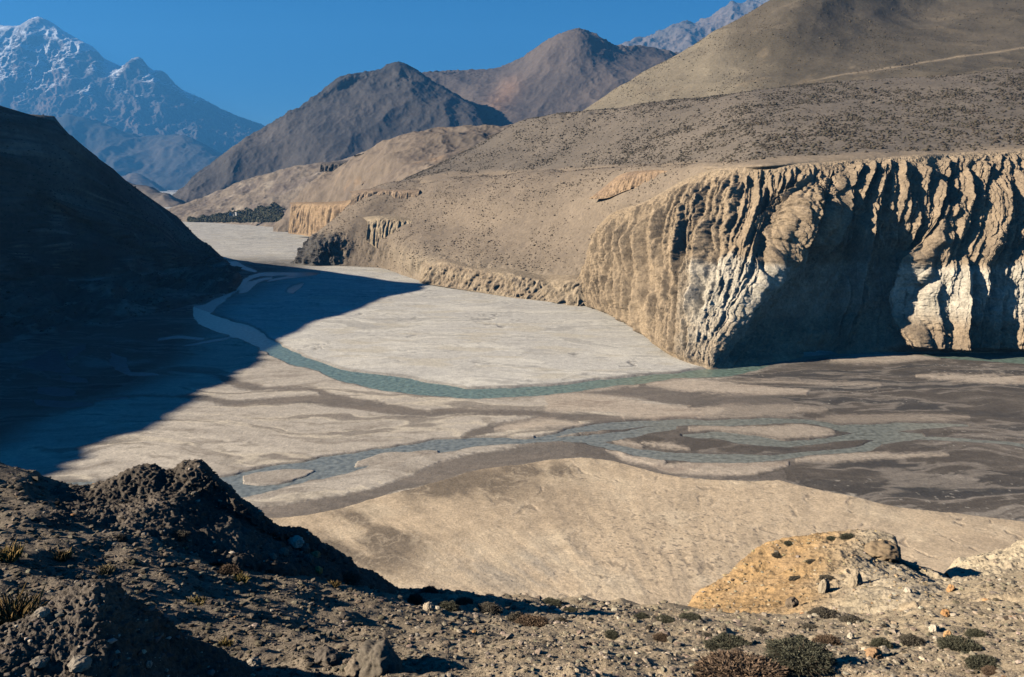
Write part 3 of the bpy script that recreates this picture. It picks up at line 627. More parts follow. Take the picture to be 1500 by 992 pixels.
for u, v, p, b, hv in [(886,330,11,1.5,425),(897,318,11,1.5,430),(910,314,12,1.5,435),(922,318,12,1.5,440),(934,330,11,1.5,445),(956,312,15,1.2,470),(975,345,10,1.2,470),(980,298,9,1.3,380),(1000,330,10,1.2,440),(1019,285,13,1.2,400),(1030,262,8,1.3,320),(1038,274,10,1.3,350),(1058,298,17,1.1,410),(1072,255,9,1.3,320),(1088,262,11,1.2,340),(1104,300,12,1.1,390),(1121,262,16,1.1,370),(1140,250,9,1.3,310),(1158,248,14,1.1,350),(1183,244,11,1.2,320),
  (1214,262,18,.95,378),(1243,270,15,1.0,350),(1137,308,11,1.1,420),(1128,300,13,2.0,400),(1150,306,13,2.2,415),(1164,308,13,2.2,410),(1177,316,12,2.2,405),(1190,324,11,2.0,400),(1273,292,23,4.5,440),(1258,235,8,1.4,275),(1280,234,8,1.5,285),(1300,232,10,1.4,310),(1323,233,11,1.3,305),(1332,281,11,1.3,335),(1239,388,17,4.0,440),(1262,392,17,4.2,440),(1145,372,8,1.4,425),(1160,366,8,1.4,425),(1318,395,7,1.4,470),
  (1359,342,18,1.0,0),(1352,236,9,1.3,320),(1368,260,13,1.1,335),(1382,230,8,1.4,300),(1395,285,16,1,362),(1414,244,15,1.1,335),(1438,236,10,1.3,310),(1464,256,20,.95,365),(1450,308,13,1.1,380),(1474,315,12,1.2,380),(1409,360,19,1.0,0),(1383,410,10,1.1,0),(1436,372,13,1.1,0),(1455,430,12,1.1,0),(1488,248,12,1.1,345),(1491,350,15,1,0),(1510,300,12,1,0),(1540,250,14,1,350),(1560,330,16,1,0),(1600,240,14,1,340),(1640,300,16,1,0)]:
    s0, h0 = where(u, v); spur(BIG, X1, s0, h0, p * (1.35 if u < 1200 else 1.15 if u < 1345 else 1.0 if v < 335 else 1.3), .85, b, where(u, hv)[1] if hv else None)
rimr = int(.93 * NV); rim = hz[int(.96 * NV)]; RL = AR[rimr, -1]
s0 = 0.
while s0 < RL:                        # fins under the rim
    s0 += cr_rng.uniform(5.5, 12.5); c = min(np.searchsorted(AR[rimr], s0), NU - 1); r_ = rim[c]
    spur(MED, X2, c, r_ - cr_rng.uniform(0, 10), cr_rng.uniform(4, 8.5), 1.0, cr_rng.uniform(1.1, 1.7), r_ - cr_rng.uniform(40, 75), .6)
for fr0, n_ in ((.8, 7), (.6, 9), (.4, 11)):
    s0 = 0.; rr = int(fr0 * NV)
    while s0 < AR[rr, -1]:            # lower tiers
        s0 += cr_rng.uniform(n_, n_ * 2.4); c = min(np.searchsorted(AR[rr], s0), NU - 1); fr_ = fr0 + cr_rng.uniform(-.12, .1)
        spur(MED, X2, c, rim[c] * fr_, cr_rng.uniform(4, 9.5), .8, cr_rng.uniform(1.0, 1.6), rim[c] * (fr_ - cr_rng.uniform(.15, .45)), .6)
for _ in range(1900):
    c = cr_rng.integers(0, NU); spur(SML, X2, c, cr_rng.uniform(6, rim[c]), cr_rng.uniform(1.2, 3.8), .7, cr_rng.uniform(.9, 1.6), cr_rng.uniform(0, 90), .4)
X4 = 5 * wp + 1.6 * fbm(G * VS, 10, 3, seed=226); cmax = int(np.searchsorted(S[0], 8.3))
for _ in range(150):
    c = cr_rng.integers(0, cmax); spur(RIB, X4, c, cr_rng.uniform(14, 92), cr_rng.uniform(3, 8), .55, cr_rng.uniform(.7, 1.2), None, .5, .3)
wall = (S > 9) & (S < 12.9) & (hz < 92)
quiet = 1 - .6 * sstep(8.6, 9.6, S) * sstep(13.2, 12.6, S) * sstep(100, 84, hz)
d = BIG * (1 - .35 * left_low) + .85 * MED * quiet * (1 - .55 * left_low) * (.95 + .05 * sstep(3.6, 5.2, S)) + .8 * SML * (.4 + .6 * quiet) * (.45 + .55 * sstep(4, 6, S)) + RIB * left_low * 1.2 * sstep(7.6, 6.2, S)
d = d + (fbm(G, 8, 5, seed=204, gain=.6) * (1.3 + .7 * rightp) + fbm(G, 2.6, 3, seed=232) * .6 + fbm(G, 14, 5, 'ridge', seed=234, gain=.6) * 1.8 * (1 - .5 * rightp) + fbm(np.stack([along * .03, hz, 0 * hz], -1), 4.5, 3, seed=235) * 1.5 + fbm(G * np.array([1, 1, .6]), 7, 4, 'ridge', seed=233, gain=.6) * (.9 + .7 * rightp)) * (.5 + .5 * quiet)
lobe = sstep(6.6, 7.4, S) * sstep(9.4, 8.6, S) * sstep(.44, .55, T) * sstep(.92, .8, T)
d = d + lobe * (fbm((G + 3 * wp[..., None]) * np.array([1, 1, .3]), 15, 4, 'billow', seed=240, gain=.6) * 6.5 - 2)
d = d * base * topfade
# undercut cave at the water and narrow slots
d = d - 14 * np.exp(-(((u0 - 1205) / 38) ** 2 + ((v0 - 510) / 15) ** 2)) * sstep(0, .02, T + .02)
G = G + Nh * d[..., None]
u_, v_ = proj(G); n2 = normals(G)
k = sstep(-.4, .4, fbm(G, 30, 4, seed=206))
cc = mix(np.broadcast_to(col(.36,.272,.178), G.shape), col(.27,.205,.138), k)
st = fbm(np.stack([along * .02, hz, 0 * hz], -1), 9, 3, seed=207)
cc = mix(cc, col(.23,.175,.12), sstep(.1, .4, st) * .35)
lim = 78 + 10 * fl(30, .3, 208, 'fbm')
white = sstep(4, -4, hz - lim) * sstep(4.5, 6, S)
cc = mix(cc, mix(np.broadcast_to(col(.54,.48,.375), G.shape), col(.41,.365,.285), sstep(-.2, .5, fbm(G, 14, 4, seed=209))), white * np.where((S > 8.2) & (S < 13), .45, 1) * np.where(S > 8.2, sstep(20, 45, hz), sstep(5, 60, hz + 20 * k)))
cc = mix(cc, col(.38,.29,.19), sstep(9, 5, S) * (1 - white) * .5)
cc = mix(cc, col(.36,.28,.19), sstep(.9, .98, T))
M_cliff = terrain_mat("cliff sediment", var=((9, .28), (2, .28)), bump=((4, 1.6), (1.1, .7)))
grid("cliff", G, M_cliff, cc)

# small sandstone bluffs on the spur
def bluff(name, bot, top, back, wl, amp, c1, c2, seed, nu=300, nv=90):
    rows = [bot, [((3*a[0]+b[0])/4, (3*a[1]+b[1])/4, (3*a[2]+b[2])/4 - 2) for a, b in zip(bot, top)], top, back]
    G = loft(rows, nu, nv, chord=False); N = normals(G); N[..., 2] *= .2
    T = np.linspace(0, 1, nv)[:, None] * np.ones(nu); S = np.ones(nv)[:, None] * np.linspace(0, 1, nu)
    d = fbm(G * np.array([1, 1, .12]), wl, 3, 'billow', seed=seed) * amp + fbm(G, wl / 3, 3, seed=seed + 1) * amp * .25
    d = d * sstep(0, .1, T) * sstep(.8, .66, T) * sstep(0, .05, S) * sstep(1, .95, S)
    G = G + N * d[..., None]
    c = mix(full(c1, G), col(*c2), sstep(-.2, .4, fbm(np.stack([G[..., 0] * .1, G[..., 1] * .1, G[..., 2]], -1), 8, 3, seed=seed + 2)))
    grid(name, G, M_cliff, c)
bluff("sandstone_bluff", [(535,352,1485),(555,366,1470),(580,374,1455),(605,364,1455),(635,345,1450),(665,326,1440)], [(538,326,1490),(556,323,1478),(582,324,1465),(606,326,1462),(638,324,1455),(668,319,1445)], [(530,318,1530),(556,316,1520),(582,317,1510),(610,319,1505),(640,318,1500),(672,315,1490)], 20, 6, (.42,.335,.225), (.36,.28,.185), 301)
bluff("upper_bluff", [(512,306,1590),(535,310,1580),(560,312,1575),(590,304,1560),(612,290,1555)], [(515,286,1600),(535,282,1592),(562,281,1585),(592,281,1570),(614,280,1560)], [(512,281,1640),(535,277,1640),(562,276,1630),(592,277,1615),(618,277,1600)], 22, 5, (.34,.25,.17), (.27,.20,.14), 311)
bluff("orange_bluff", [(422,342,2330),(445,345,2290),(470,350,2200),(500,347,2100),(530,338,2000)], [(426,302,2360),(447,301,2320),(472,302,2230),(505,300,2130),(535,290,2030)], [(424,297,2480),(447,296,2450),(474,296,2400),(507,294,2330),(540,285,2250)], 40, 10, (.45,.31,.18), (.37,.25,.15), 321)
bluff("terrace_outcrop", [(862,292,1140),(890,290,1110),(915,280,1085),(950,270,1050),(985,258,1000)], [(872,284,1142),(900,268,1115),(920,257,1092),(952,252,1055),(988,249,1004)], [(880,278,1165),(905,258,1150),(925,251,1140),(955,248,1100),(990,247,1040)], 14, 4, (.38,.265,.165), (.30,.21,.14), 331)
bluff("riverside_bluff", [(614,414,1225),(650,420,1170),(700,428,1118),(750,436,1065),(800,442,1030),(850,452,985),(885,462,1010)], [(618,392,1240),(652,388,1195),(700,398,1142),(750,404,1092),(800,414,1060),(850,415,1010),(885,420,1040)], [(615,380,1290),(650,378,1240),(700,388,1190),(750,394,1140),(800,402,1105),(852,404,1050),(890,410,1090)], 16, 7, (.36,.285,.195), (.31,.24,.165), 341, 420)
bluff("dark_fins", [(468,252,2700),(485,251,2690),(505,249,2680),(522,247,2670)], [(470,241,2720),(486,240,2710),(506,238,2700),(524,236,2690)], [(472,238,2800),(488,237,2790),(508,235,2780),(526,233,2770)], 22, 9, (.12,.105,.09), (.17,.14,.115), 351, 160, 50)
bluff("rust_crag", [(528,272,2250),(550,266,2230),(575,262,2200),(600,256,2150),(622,250,2120)], [(540,258,2270),(556,250,2255),(580,243,2225),(604,238,2180),(624,238,2140)], [(548,252,2340),(562,245,2320),(584,238,2290),(606,235,2240),(628,236,2200)], 30, 13, (.30,.20,.13), (.15,.125,.11), 361, 220, 60)
bluff("toe_crag", [(428,390,1545),(445,392,1535),(465,392,1522),(488,392,1505)], [(440,370,1552),(452,356,1545),(470,345,1532),(490,350,1512)], [(446,364,1600),(460,348,1600),(476,339,1590),(494,344,1570)], 24, 9, (.075,.072,.07), (.11,.10,.095), 381, 200, 80)

# ================================================================== FOREGROUND SLOPE
rows = [
 [(-500,1500,3.2),(200,1500,3.6),(700,1500,4.2),(1200,1450,4.6),(2000,1400,4.8)],
 [(-500,1000,5.2),(0,1000,6.2),(200,1000,7.2),(400,1000,8.2),(600,1000,9),(800,1000,9.3),(1000,1000,9.6),(1200,1000,9.8),(1500,1000,9.8),(2000,990,9.8)],
 [(-500,900,7),(0,900,8.2),(150,905,9.3),(300,910,11),(500,930,12.5),(700,945,13.5),(900,950,14),(1100,955,14.5),(1300,955,14.5),(1500,950,14),(2000,930,13)],
 [(-500,800,9.5),(0,800,11.5),(150,820,13),(300,845,15),(450,868,18),(600,890,21),(750,905,22),(900,912,23),(1050,920,23),(1250,920,22),(1500,905,20),(2000,880,18)],
 [(-500,740,12.5),(0,735,15),(120,755,17),(280,800,19),(420,835,22),(550,862,26),(680,875,29),(800,888,31),(900,895,33),(1000,900,35),(1150,905,32),(1300,895,30),(1500,870,28),(2000,840,25)],
 [(-500,690,17),(0,696,19),(60,710,21),(150,745,23),(300,790,25),(420,820,27),(560,860,30),(680,873,33),(800,887,36),(900,895,38),(1000,900,40),(1150,903,40),(1300,880,42),(1500,850,42),(2000,820,40)],
 [(-500,760,30),(0,790,32),(150,840,34),(300,870,36),(450,890,40),(600,905,45),(750,918,48),(900,925,52),(1050,930,54),(1250,925,55),(1500,905,56),(2000,860,56)],
 [(-500,950,130),(100,960,135),(400,960,140),(750,965,150),(1100,965,150),(1500,960,150),(2000,950,150)],
]
M_near = terrain_mat("gravelly slope", var=((1.5, .2), (.12, .3), (.03, .25)), bump=((.5, .05), (.1, .03), (.03, .012)))
def dF(G, T, S):
    u, v = proj(G)
    steps = fbm(np.stack([G[..., 0] * .35, G[..., 1], G[..., 2] * 2], -1), 1.6, 3, 'billow', seed=401)
    near = sstep(.82, .68, T)
    return (fbm(G, 6, 4, seed=402) * .45 + steps * .16 + fbm(G, .5, 4, seed=403) * .07 + fbm(G, 1.3, 3, 'ridge', seed=407) * .06) * near + fbm(G, 12, 4, 'ridge', seed=404) * 1.2 * (1 - near) * sstep(1, .9, T)
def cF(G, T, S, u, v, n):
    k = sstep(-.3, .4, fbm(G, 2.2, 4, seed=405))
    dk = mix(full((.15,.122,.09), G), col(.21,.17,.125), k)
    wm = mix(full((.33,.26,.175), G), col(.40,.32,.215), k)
    c = mix(dk, wm, sstep(350, 950, u + 120 * fbm(G, 5, 4, seed=406)))  # darker on the left: grazing sunlight put into the ground colour
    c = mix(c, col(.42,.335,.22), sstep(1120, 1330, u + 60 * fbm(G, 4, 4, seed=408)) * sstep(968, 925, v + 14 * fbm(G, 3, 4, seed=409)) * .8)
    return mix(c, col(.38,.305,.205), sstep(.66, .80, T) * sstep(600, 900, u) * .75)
rows[1:7] = [[(a, b, d * np.interp(a, [-500, 0, 300, 600, 800], [1.5, 1.4, 1.2, 1.04, 1.0])) for a, b, d in r] for r in rows[1:7]]
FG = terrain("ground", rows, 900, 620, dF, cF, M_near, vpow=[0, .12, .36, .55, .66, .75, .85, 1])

def knoll(name, rows, cf, amp, seed, nu=420, nv=260, vpow=None):
    sc_ = {"dark_knoll": 1.2, "near_knoll": 1.32}.get(name, 1.0)
    rows = [[(a, b, d * (1.06 + (sc_ - 1.06) * np.interp(a, [300, 600], [1, 0]) if sc_ > 1 else 1)) for a, b, d in r] for r in rows]
    def dk(G, T, S):
        e = sstep(0, .06, S) * sstep(1, .94, S)
        return (fbm(G, amp[0], 5, seed=seed) * amp[1] + fbm(G, amp[0] / 5, 4, 'ridge', seed=seed + 1) * amp[1] * .3) * e
    rows = rows + [[(a, b + 45, d) for a, b, d in rows[-1]]]
    if vpow: vpow = [x * .93 for x in vpow] + [1]
    return terrain(name, rows, nu, nv, dk, cf, M_near, vpow)
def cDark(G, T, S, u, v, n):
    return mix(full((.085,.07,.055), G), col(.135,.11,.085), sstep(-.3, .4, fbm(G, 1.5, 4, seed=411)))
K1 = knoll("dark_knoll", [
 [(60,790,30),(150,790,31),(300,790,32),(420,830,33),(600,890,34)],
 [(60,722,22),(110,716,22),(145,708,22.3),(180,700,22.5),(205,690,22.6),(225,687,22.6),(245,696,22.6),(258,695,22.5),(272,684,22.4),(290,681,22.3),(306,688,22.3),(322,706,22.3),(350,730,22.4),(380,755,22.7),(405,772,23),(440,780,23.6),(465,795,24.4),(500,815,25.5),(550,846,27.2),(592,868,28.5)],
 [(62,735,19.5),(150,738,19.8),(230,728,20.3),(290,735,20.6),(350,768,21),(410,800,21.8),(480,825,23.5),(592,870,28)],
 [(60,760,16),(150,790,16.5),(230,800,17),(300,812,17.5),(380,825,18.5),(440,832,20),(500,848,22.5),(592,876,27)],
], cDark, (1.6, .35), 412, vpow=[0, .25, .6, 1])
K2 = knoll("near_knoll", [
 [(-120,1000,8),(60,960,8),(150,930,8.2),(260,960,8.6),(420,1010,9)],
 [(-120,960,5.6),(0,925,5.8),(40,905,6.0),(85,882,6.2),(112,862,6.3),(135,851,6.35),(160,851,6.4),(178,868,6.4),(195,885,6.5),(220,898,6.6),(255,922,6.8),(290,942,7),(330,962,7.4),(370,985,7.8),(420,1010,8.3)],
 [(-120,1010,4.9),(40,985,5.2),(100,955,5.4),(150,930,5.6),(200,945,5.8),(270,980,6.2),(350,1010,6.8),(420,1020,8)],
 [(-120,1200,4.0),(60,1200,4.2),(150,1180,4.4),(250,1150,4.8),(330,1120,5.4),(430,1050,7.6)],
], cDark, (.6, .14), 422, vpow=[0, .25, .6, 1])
def cOch(G, T, S, u, v, n):
    k = sstep(-.3, .4, fbm(G, 3, 4, seed=431))
    c = mix(full((.46,.38,.265), G), col(.37,.305,.21), k)
    och = sstep(1290, 1180, u + .35 * (v - 800) + 25 * fbm(G, 4, 4, seed=432))
    och = och * sstep(.97, .8, T + .1 * fbm(G, 3, 3, seed=434))
    c = mix(c, mix(full((.385,.25,.12), G), col(.32,.215,.115), k), och)
    return mix(c, col(.12,.10,.075), np.exp(-(((u - 1290) / 22) ** 2 + ((v - 803) / 18) ** 2)))
K3 = knoll("ochre_outcrop", [
 [(990,930,70),(1100,880,72),(1200,860,74),(1280,850,74),(1330,870,74),(1400,900,72)],
 [(1003,893,47),(1015,882,48),(1040,862,49),(1062,845,50),(1090,822,51),(1120,803,52),(1150,795,52),(1190,788,52),(1235,783,52),(1270,778,51),(1295,781,50),(1310,790,49),(1314,805,48.5),(1320,822,48),(1360,838,47),(1400,855,46)],
 [(1004,896,44),(1060,872,45),(1120,840,46),(1190,815,46),(1250,805,46),(1310,825,45),(1360,845,44),(1405,862,43)],
 [(1005,900,40),(1060,893,40),(1120,880,40),(1190,860,40),(1250,850,40),(1310,850,39),(1360,858,38),(1410,870,37)],
 [(1008,906,35),(1060,908,33),(1120,908,32),(1190,905,31),(1250,900,30),(1310,895,29),(1360,890,29),(1410,890,29)],
], cOch, (5, .45), 433, vpow=[0, .18, .42, .7, 1])
def cPale(G, T, S, u, v, n):
    c = mix(full((.48,.40,.275), G), col(.38,.31,.215), sstep(-.3, .4, fbm(G, 3, 4, seed=441)))
    return mix(c, col(.36,.285,.19), sstep(.55, .9, T))
K4 = knoll("pale_ridge", [
 [(1360,930,75),(1450,900,75),(1520,880,75),(1650,850,75),(1900,830,75)],
 [(1380,845,58),(1400,828,58),(1430,818,58),(1465,808,58),(1490,800,58),(1520,795,58),(1600,780,57),(1750,770,56),(1900,765,55)],
 [(1390,850,50),(1440,840,50),(1490,835,49),(1550,825,48),(1650,805,46),(1900,790,45)],
 [(1330,868,40),(1400,866,38),(1470,858,37),(1550,850,36),(1650,840,34),(1900,820,33)],
 [(1300,905,27),(1400,890,26),(1470,880,25),(1550,870,24),(1650,860,24),(1900,840,23)],
], cPale, (4, .7), 442, vpow=[0, .2, .45, .75, 1])

# ================================================================== SMALL THINGS
def icosa():
    t = (1 + 5 ** .5) / 2
    v = np.array([(-1,t,0),(1,t,0),(-1,-t,0),(1,-t,0),(0,-1,t),(0,1,t),(0,-1,-t),(0,1,-t),(t,0,-1),(t,0,1),(-t,0,-1),(-t,0,1)], float)
    f = np.array([(0,11,5),(0,5,1),(0,1,7),(0,7,10),(0,10,11),(1,5,9),(5,11,4),(11,10,2),(10,7,6),(7,1,8),(3,9,4),(3,4,2),(3,2,6),(3,6,8),(3,8,9),(4,9,5),(2,4,11),(6,2,10),(8,6,7),(9,8,1)])
    return v / np.linalg.norm(v[0]), f
def icosub(n):
    v, f = icosa()
    for _ in range(n):
        v = list(map(tuple, v)); mid = {}; nf = []
        def m(a, b):
            k = (min(a, b), max(a, b))
            if k not in mid:
                q = np.array(v[a]) + np.array(v[b]); mid[k] = len(v); v.append(tuple(q / np.linalg.norm(q)))
            return mid[k]
        for a, b, c in f:
            ab, bc, ca = m(a, b), m(b, c), m(c, a); nf += [(a, ab, ca), (b, bc, ab), (c, ca, bc), (ab, bc, ca)]
        v = np.array(v); f = np.array(nf)
    return v, f
def sample(G, n, wt=None):
    """random points on a grid surface, weighted per cell"""
    nv, nu = G.shape[:2]
    w = np.ones((nv - 1, nu - 1)) if wt is None else wt[:-1, :-1]
    p = (w / w.sum()).ravel(); i = rng.choice(p.size, n, p=p); r, c = i // (nu - 1), i % (nu - 1)
    a, b = rng.random((2, n, 1))
    P = G[r, c] * (1 - a) * (1 - b) + G[r, c + 1] * a * (1 - b) + G[r + 1, c] * (1 - a) * b + G[r + 1, c + 1] * a * b
    return P
def area(G):
    e1 = np.gradient(G, axis=0); e2 = np.gradient(G, axis=1); return np.linalg.norm(np.cross(e1, e2), axis=-1)
def lumps(name, P, size, colr, mat, flat=.6, sink=.25, rough=.3, kind='stuff', smooth=False, up=0):
    """many small irregular stones or cushions in one mesh"""
    v, f = icosa() if not up else icosub(up); n = len(P); protos = np.array([v * (1 + rough * rng.normal(size=(len(v), 1))).clip(.5, 1.6) for _ in range(12)])
    k = rng.integers(0, 12, n); vv = protos[k]
    an = rng.random(n) * 6.283; ca, sa = np.cos(an), np.sin(an)
    sx, sy = rng.uniform(.7, 1.35, (2, n)); sz = rng.uniform(.7, 1.1, n) * flat
    x = vv[..., 0] * sx[:, None]; y = vv[..., 1] * sy[:, None]; z = vv[..., 2] * sz[:, None]
    X = np.stack([x * ca[:, None] - y * sa[:, None], x * sa[:, None] + y * ca[:, None], z + (flat * (1 - 2 * sink))], -1) * size[:, None, None] + P[:, None]
    F = f[None] + (np.arange(n) * len(v))[:, None, None]
    cc = np.repeat(colr, len(v), 0)
    return mesh_np(name, X.reshape(-1, 3), F.reshape(-1, 3), mat, cc, smooth, kind)
def jit(c, n, a=.2, b=.03):
    return np.clip(np.array(c) * (1 + a * rng.normal(size=(n, 1))) * (1 + b * rng.normal(size=(n, 3))), .01, .9)

# ground cover on the far slopes
M_scrub = terrain_mat("scrub", var=((1.5, .25),), bump=())
def cover(G, n, lo, hi, wt):
    P = sample(G, n, wt * area(G)); return P, np.clip(lo + (hi - lo) * .45 * rng.lognormal(0, .6, n), lo * .7, hi * 1.7)
u3, v3 = proj(S3); T3 = np.linspace(0, 1, S3.shape[0])[:, None] * np.ones(S3.shape[1])
d3 = sstep(-.3, .25, fbm(S3, 130, 4, seed=501)) * (.15 + sstep(-.2, .35, fbm(S3 * np.array([1, .5, 1]), 22, 3, seed=504))) + .05
inv = lambda u, v: ((u > -60) & (u < 1560) & (v > -60) & (v < 1050)).astype(float)
A = cover(S3, 22000, .55, 1.6, d3 * inv(u3, v3) * sstep(.3, .4, T3))
u2, v2 = proj(S2); B = cover(S2, 8500, .5, 1.25, (sstep(-.3, .3, fbm(S2, 90, 4, seed=502)) * (.2 + sstep(-.2, .35, fbm(S2, 18, 3, seed=505))) + .05) * inv(u2, v2) * (v2 < 400))
u4, v4 = proj(S4); D4 = cover(S4, 6000, .5, 1.3, (sstep(-.2, .4, fbm(S4, 150, 4, seed=503)) + .1) * inv(u4, v4))
um, vm = proj(LM); E = cover(LM, 5000, .6, 1.6, inv(um, vm) * (.1 + sstep(-.1, .4, fbm(LM, 80, 4, seed=506))))
P = np.concatenate([A[0], B[0], D4[0], E[0]]); s = np.concatenate([A[1], B[1], D4[1], E[1]])
cs = np.concatenate([jit((.085, .07, .05), 22000), jit((.13, .10, .07), 8500), jit((.11, .09, .06), 6000), jit((.05, .045, .032), 5000)])
lumps("scrub", P, s, cs, M_scrub, .7, .3, .2, smooth=True)

# stones strewn on the near slope
M_stone = terrain_mat("stone", var=((.08, .2), (.02, .2)), bump=((.03, .006),))
def stones(G, n, tw, pxlo, pxhi, pale, cbase):
    u, v = proj(G); w = tw * ((u > -420) & (u < 1920) & (v < 1160)).astype(float)
    gz = np.abs(np.gradient(u, axis=1) * np.gradient(v, axis=0) - np.gradient(v, axis=1) * np.gradient(u, axis=0))
    P = sample(G, n, w * gz); D = P[:, 1]
    px = pxlo * (pxhi / pxlo) ** (rng.random(n) ** 3.0)
    s_ = px / F_PX * D * .5
    c = jit(cbase, n, .3); k = rng.random(n) < pale; c[k] = jit((.38, .32, .24), k.sum(), .25)
    k = rng.random(n) < .006; c[k] = jit((.34, .19, .09), k.sum(), .2)
    return P, s_, c
Tf = np.linspace(0, 1, FG.shape[0])[:, None] * np.ones(FG.shape[1])
uf, vf = proj(FG)
a = stones(FG, 84000, sstep(.78, .70, Tf), 1.6, 12, .07, (.22, .18, .13))
a[2][:] *= (.6 + .55 * sstep(350, 1000, proj(a[0])[0]))[:, None]  # stones follow the ground: grazing light on the left put into their colour
b = stones(K1, 2500, np.ones(K1.shape[:2]), 2, 9, .12, (.11, .092, .072))
c_ = stones(K2, 3000, np.ones(K2.shape[:2]), 2, 14, .10, (.12, .10, .08))
e = stones(K3, 3500, np.ones(K3.shape[:2]), 1.5, 7, .15, (.32, .24, .14)); g = stones(K4, 2500, np.ones(K4.shape[:2]), 1.5, 8, .25, (.30, .245, .17))
q = [np.concatenate(t) for t in zip(a, b, c_, e, g)]
lumps("gravel", q[0], q[1], q[2], M_stone, .6, .3, .22)

# ------------------------------------------------------------------ shrubs, rocks and tufts one can point at
bpy.context.view_layer.update()
NEAR = [bpy.data.objects[n_] for n_ in ("ground", "dark_knoll", "near_knoll", "ochre_outcrop", "pale_ridge")]
def hit(u, v):
    a_, b_ = ray(u, v); dr = Vector((float(a_), 1, float(b_))).normalized(); best = None
    for o in NEAR:
        ok, loc, nor, _ = o.ray_cast(Vector(CAM), dr)
        if ok and (best is None or (loc - Vector(CAM)).length < best[1]): best = (loc, (loc - Vector(CAM)).length)
    return best
def tag(o, label, cat, group=None):
    o['label'] = label; o['category'] = cat
    if group: o['group'] = group
    return o
def foliage_mesh(n, seed, spread, leaf, c):
    r = np.random.default_rng(seed)
    th = r.random(n) * 6.283; ph = np.arccos(r.uniform(-.1, 1, n)); rad = r.uniform(.5, 1.0, n) ** .6
    lum = 1 + .45 * fbm(np.stack([np.cos(th) * np.sin(ph), np.sin(th) * np.sin(ph), np.cos(ph)], -1), .5, 3, seed=seed)
    dr = np.stack([np.cos(th) * np.sin(ph), np.sin(th) * np.sin(ph), np.cos(ph)], -1)
    p = dr * (rad * lum)[:, None] * np.array([1, 1, .72])
    ax = dr + spread * r.normal(size=(n, 3)); ax /= np.linalg.norm(ax, axis=1)[:, None]
    sd_ = np.cross(ax, r.normal(size=(n, 3))); sd_ /= np.linalg.norm(sd_, axis=1)[:, None]
    L = leaf * r.uniform(.6, 1.5, n)[:, None]; wv = L * .22
    V_ = np.stack([p - sd_ * wv, p + sd_ * wv, p + ax * L * .7 + sd_ * wv * .8, p + ax * L], 1)
    cl = np.clip(np.array(c) * (1 + .35 * r.normal(size=(n, 1))), .008, .6)
    return V_.reshape(-1, 3), np.arange(4 * n).reshape(-1, 4), np.repeat(cl, 4, 0)
def core_mesh(seed):
    v, f = icosub(2); k = 1 + .45 * fbm(v, .5, 3, seed=seed); v = v * (k * .62)[:, None] * np.array([1, 1, .72]); return v, f
M_leaf = terrain_mat("shrub foliage", var=((.05, .2),), bump=())
M_twig = plain_mat("shrub twigs", (.10, .075, .05), .9, (.05, .3))
def shrub_proto(kind, seed):
    c = {'green': (.085, .083, .055), 'brown': (.15, .102, .066), 'grey': (.115, .10, .075)}[kind]
    V_, F_, c_ = foliage_mesh(9500 if kind != 'grey' else 6500, seed, .6, .085 if kind != 'grey' else .11, c)
    V2, F2 = core_mesh(seed); V2 = np.asarray(V2)
    q2 = np.concatenate([F2, F2[:, 2:]], 1)
    o = mesh_np("shrub", np.concatenate([V_, V2]), np.concatenate([F_, q2 + len(V_)]), M_leaf, np.concatenate([c_, np.tile(np.array(c) * .45, (len(V2), 1))]), False)
    r = np.random.default_rng(seed + 5); vv = []; ff = []
    for i in range(90):
        th = r.random() * 6.283; ph = math.acos(r.uniform(.0, 1)); dr = np.array([math.cos(th) * math.sin(ph), math.sin(th) * math.sin(ph), .75 * math.cos(ph)])
        a0 = dr * .5 + r.normal(size=3) * .05; a1 = dr * r.uniform(.95, 1.25) + r.normal(size=3) * .08
        s1 = np.cross(dr, (0, 0, 1.)); s1 /= np.linalg.norm(s1) + 1e-6; s2 = np.cross(dr, s1); k = len(vv)
        for w_, e_ in ((.016, a0), (.006, a1)):
            for j in range(3):
                an_ = j * 2.094; vv.append(e_ + w_ * (math.cos(an_) * s1 + math.sin(an_) * s2))
        ff += [[k + j, k + (j + 1) % 3, k + 3 + (j + 1) % 3, k + 3 + j] for j in range(3)]
    t = mesh_np("twigs", vv, ff, M_twig, None, False); t.parent = o
    return o
PROTO = {}
def copy_tree(o):
    r = o.copy(); C.objects.link(r)
    for ch in o.children:
        k = ch.copy(); C.objects.link(k); k.parent = r; k.matrix_parent_inverse.identity()
    return r
def put_shrub(kind, u, v, wpx, hpx, label):
    h = hit(u, v)
    if h is None: return
    if kind not in PROTO:
        o = PROTO[kind] = shrub_proto(kind, {'green': 3, 'brown': 13, 'grey': 23}[kind])
    else: o = copy_tree(PROTO[kind])
    sx = wpx / F_PX * h[1] * .39; sz = hpx / F_PX * h[1] * .5
    o.location = h[0] - Vector((0, 0, .06 * sz)); o.scale = (sx, sx * rng.uniform(.8, 1.1), max(sz, sx * .45)); o.rotation_euler = (0, 0, rng.random() * 6.28)
    tag(o, label, 'shrub', 'low shrubs on the near slope')
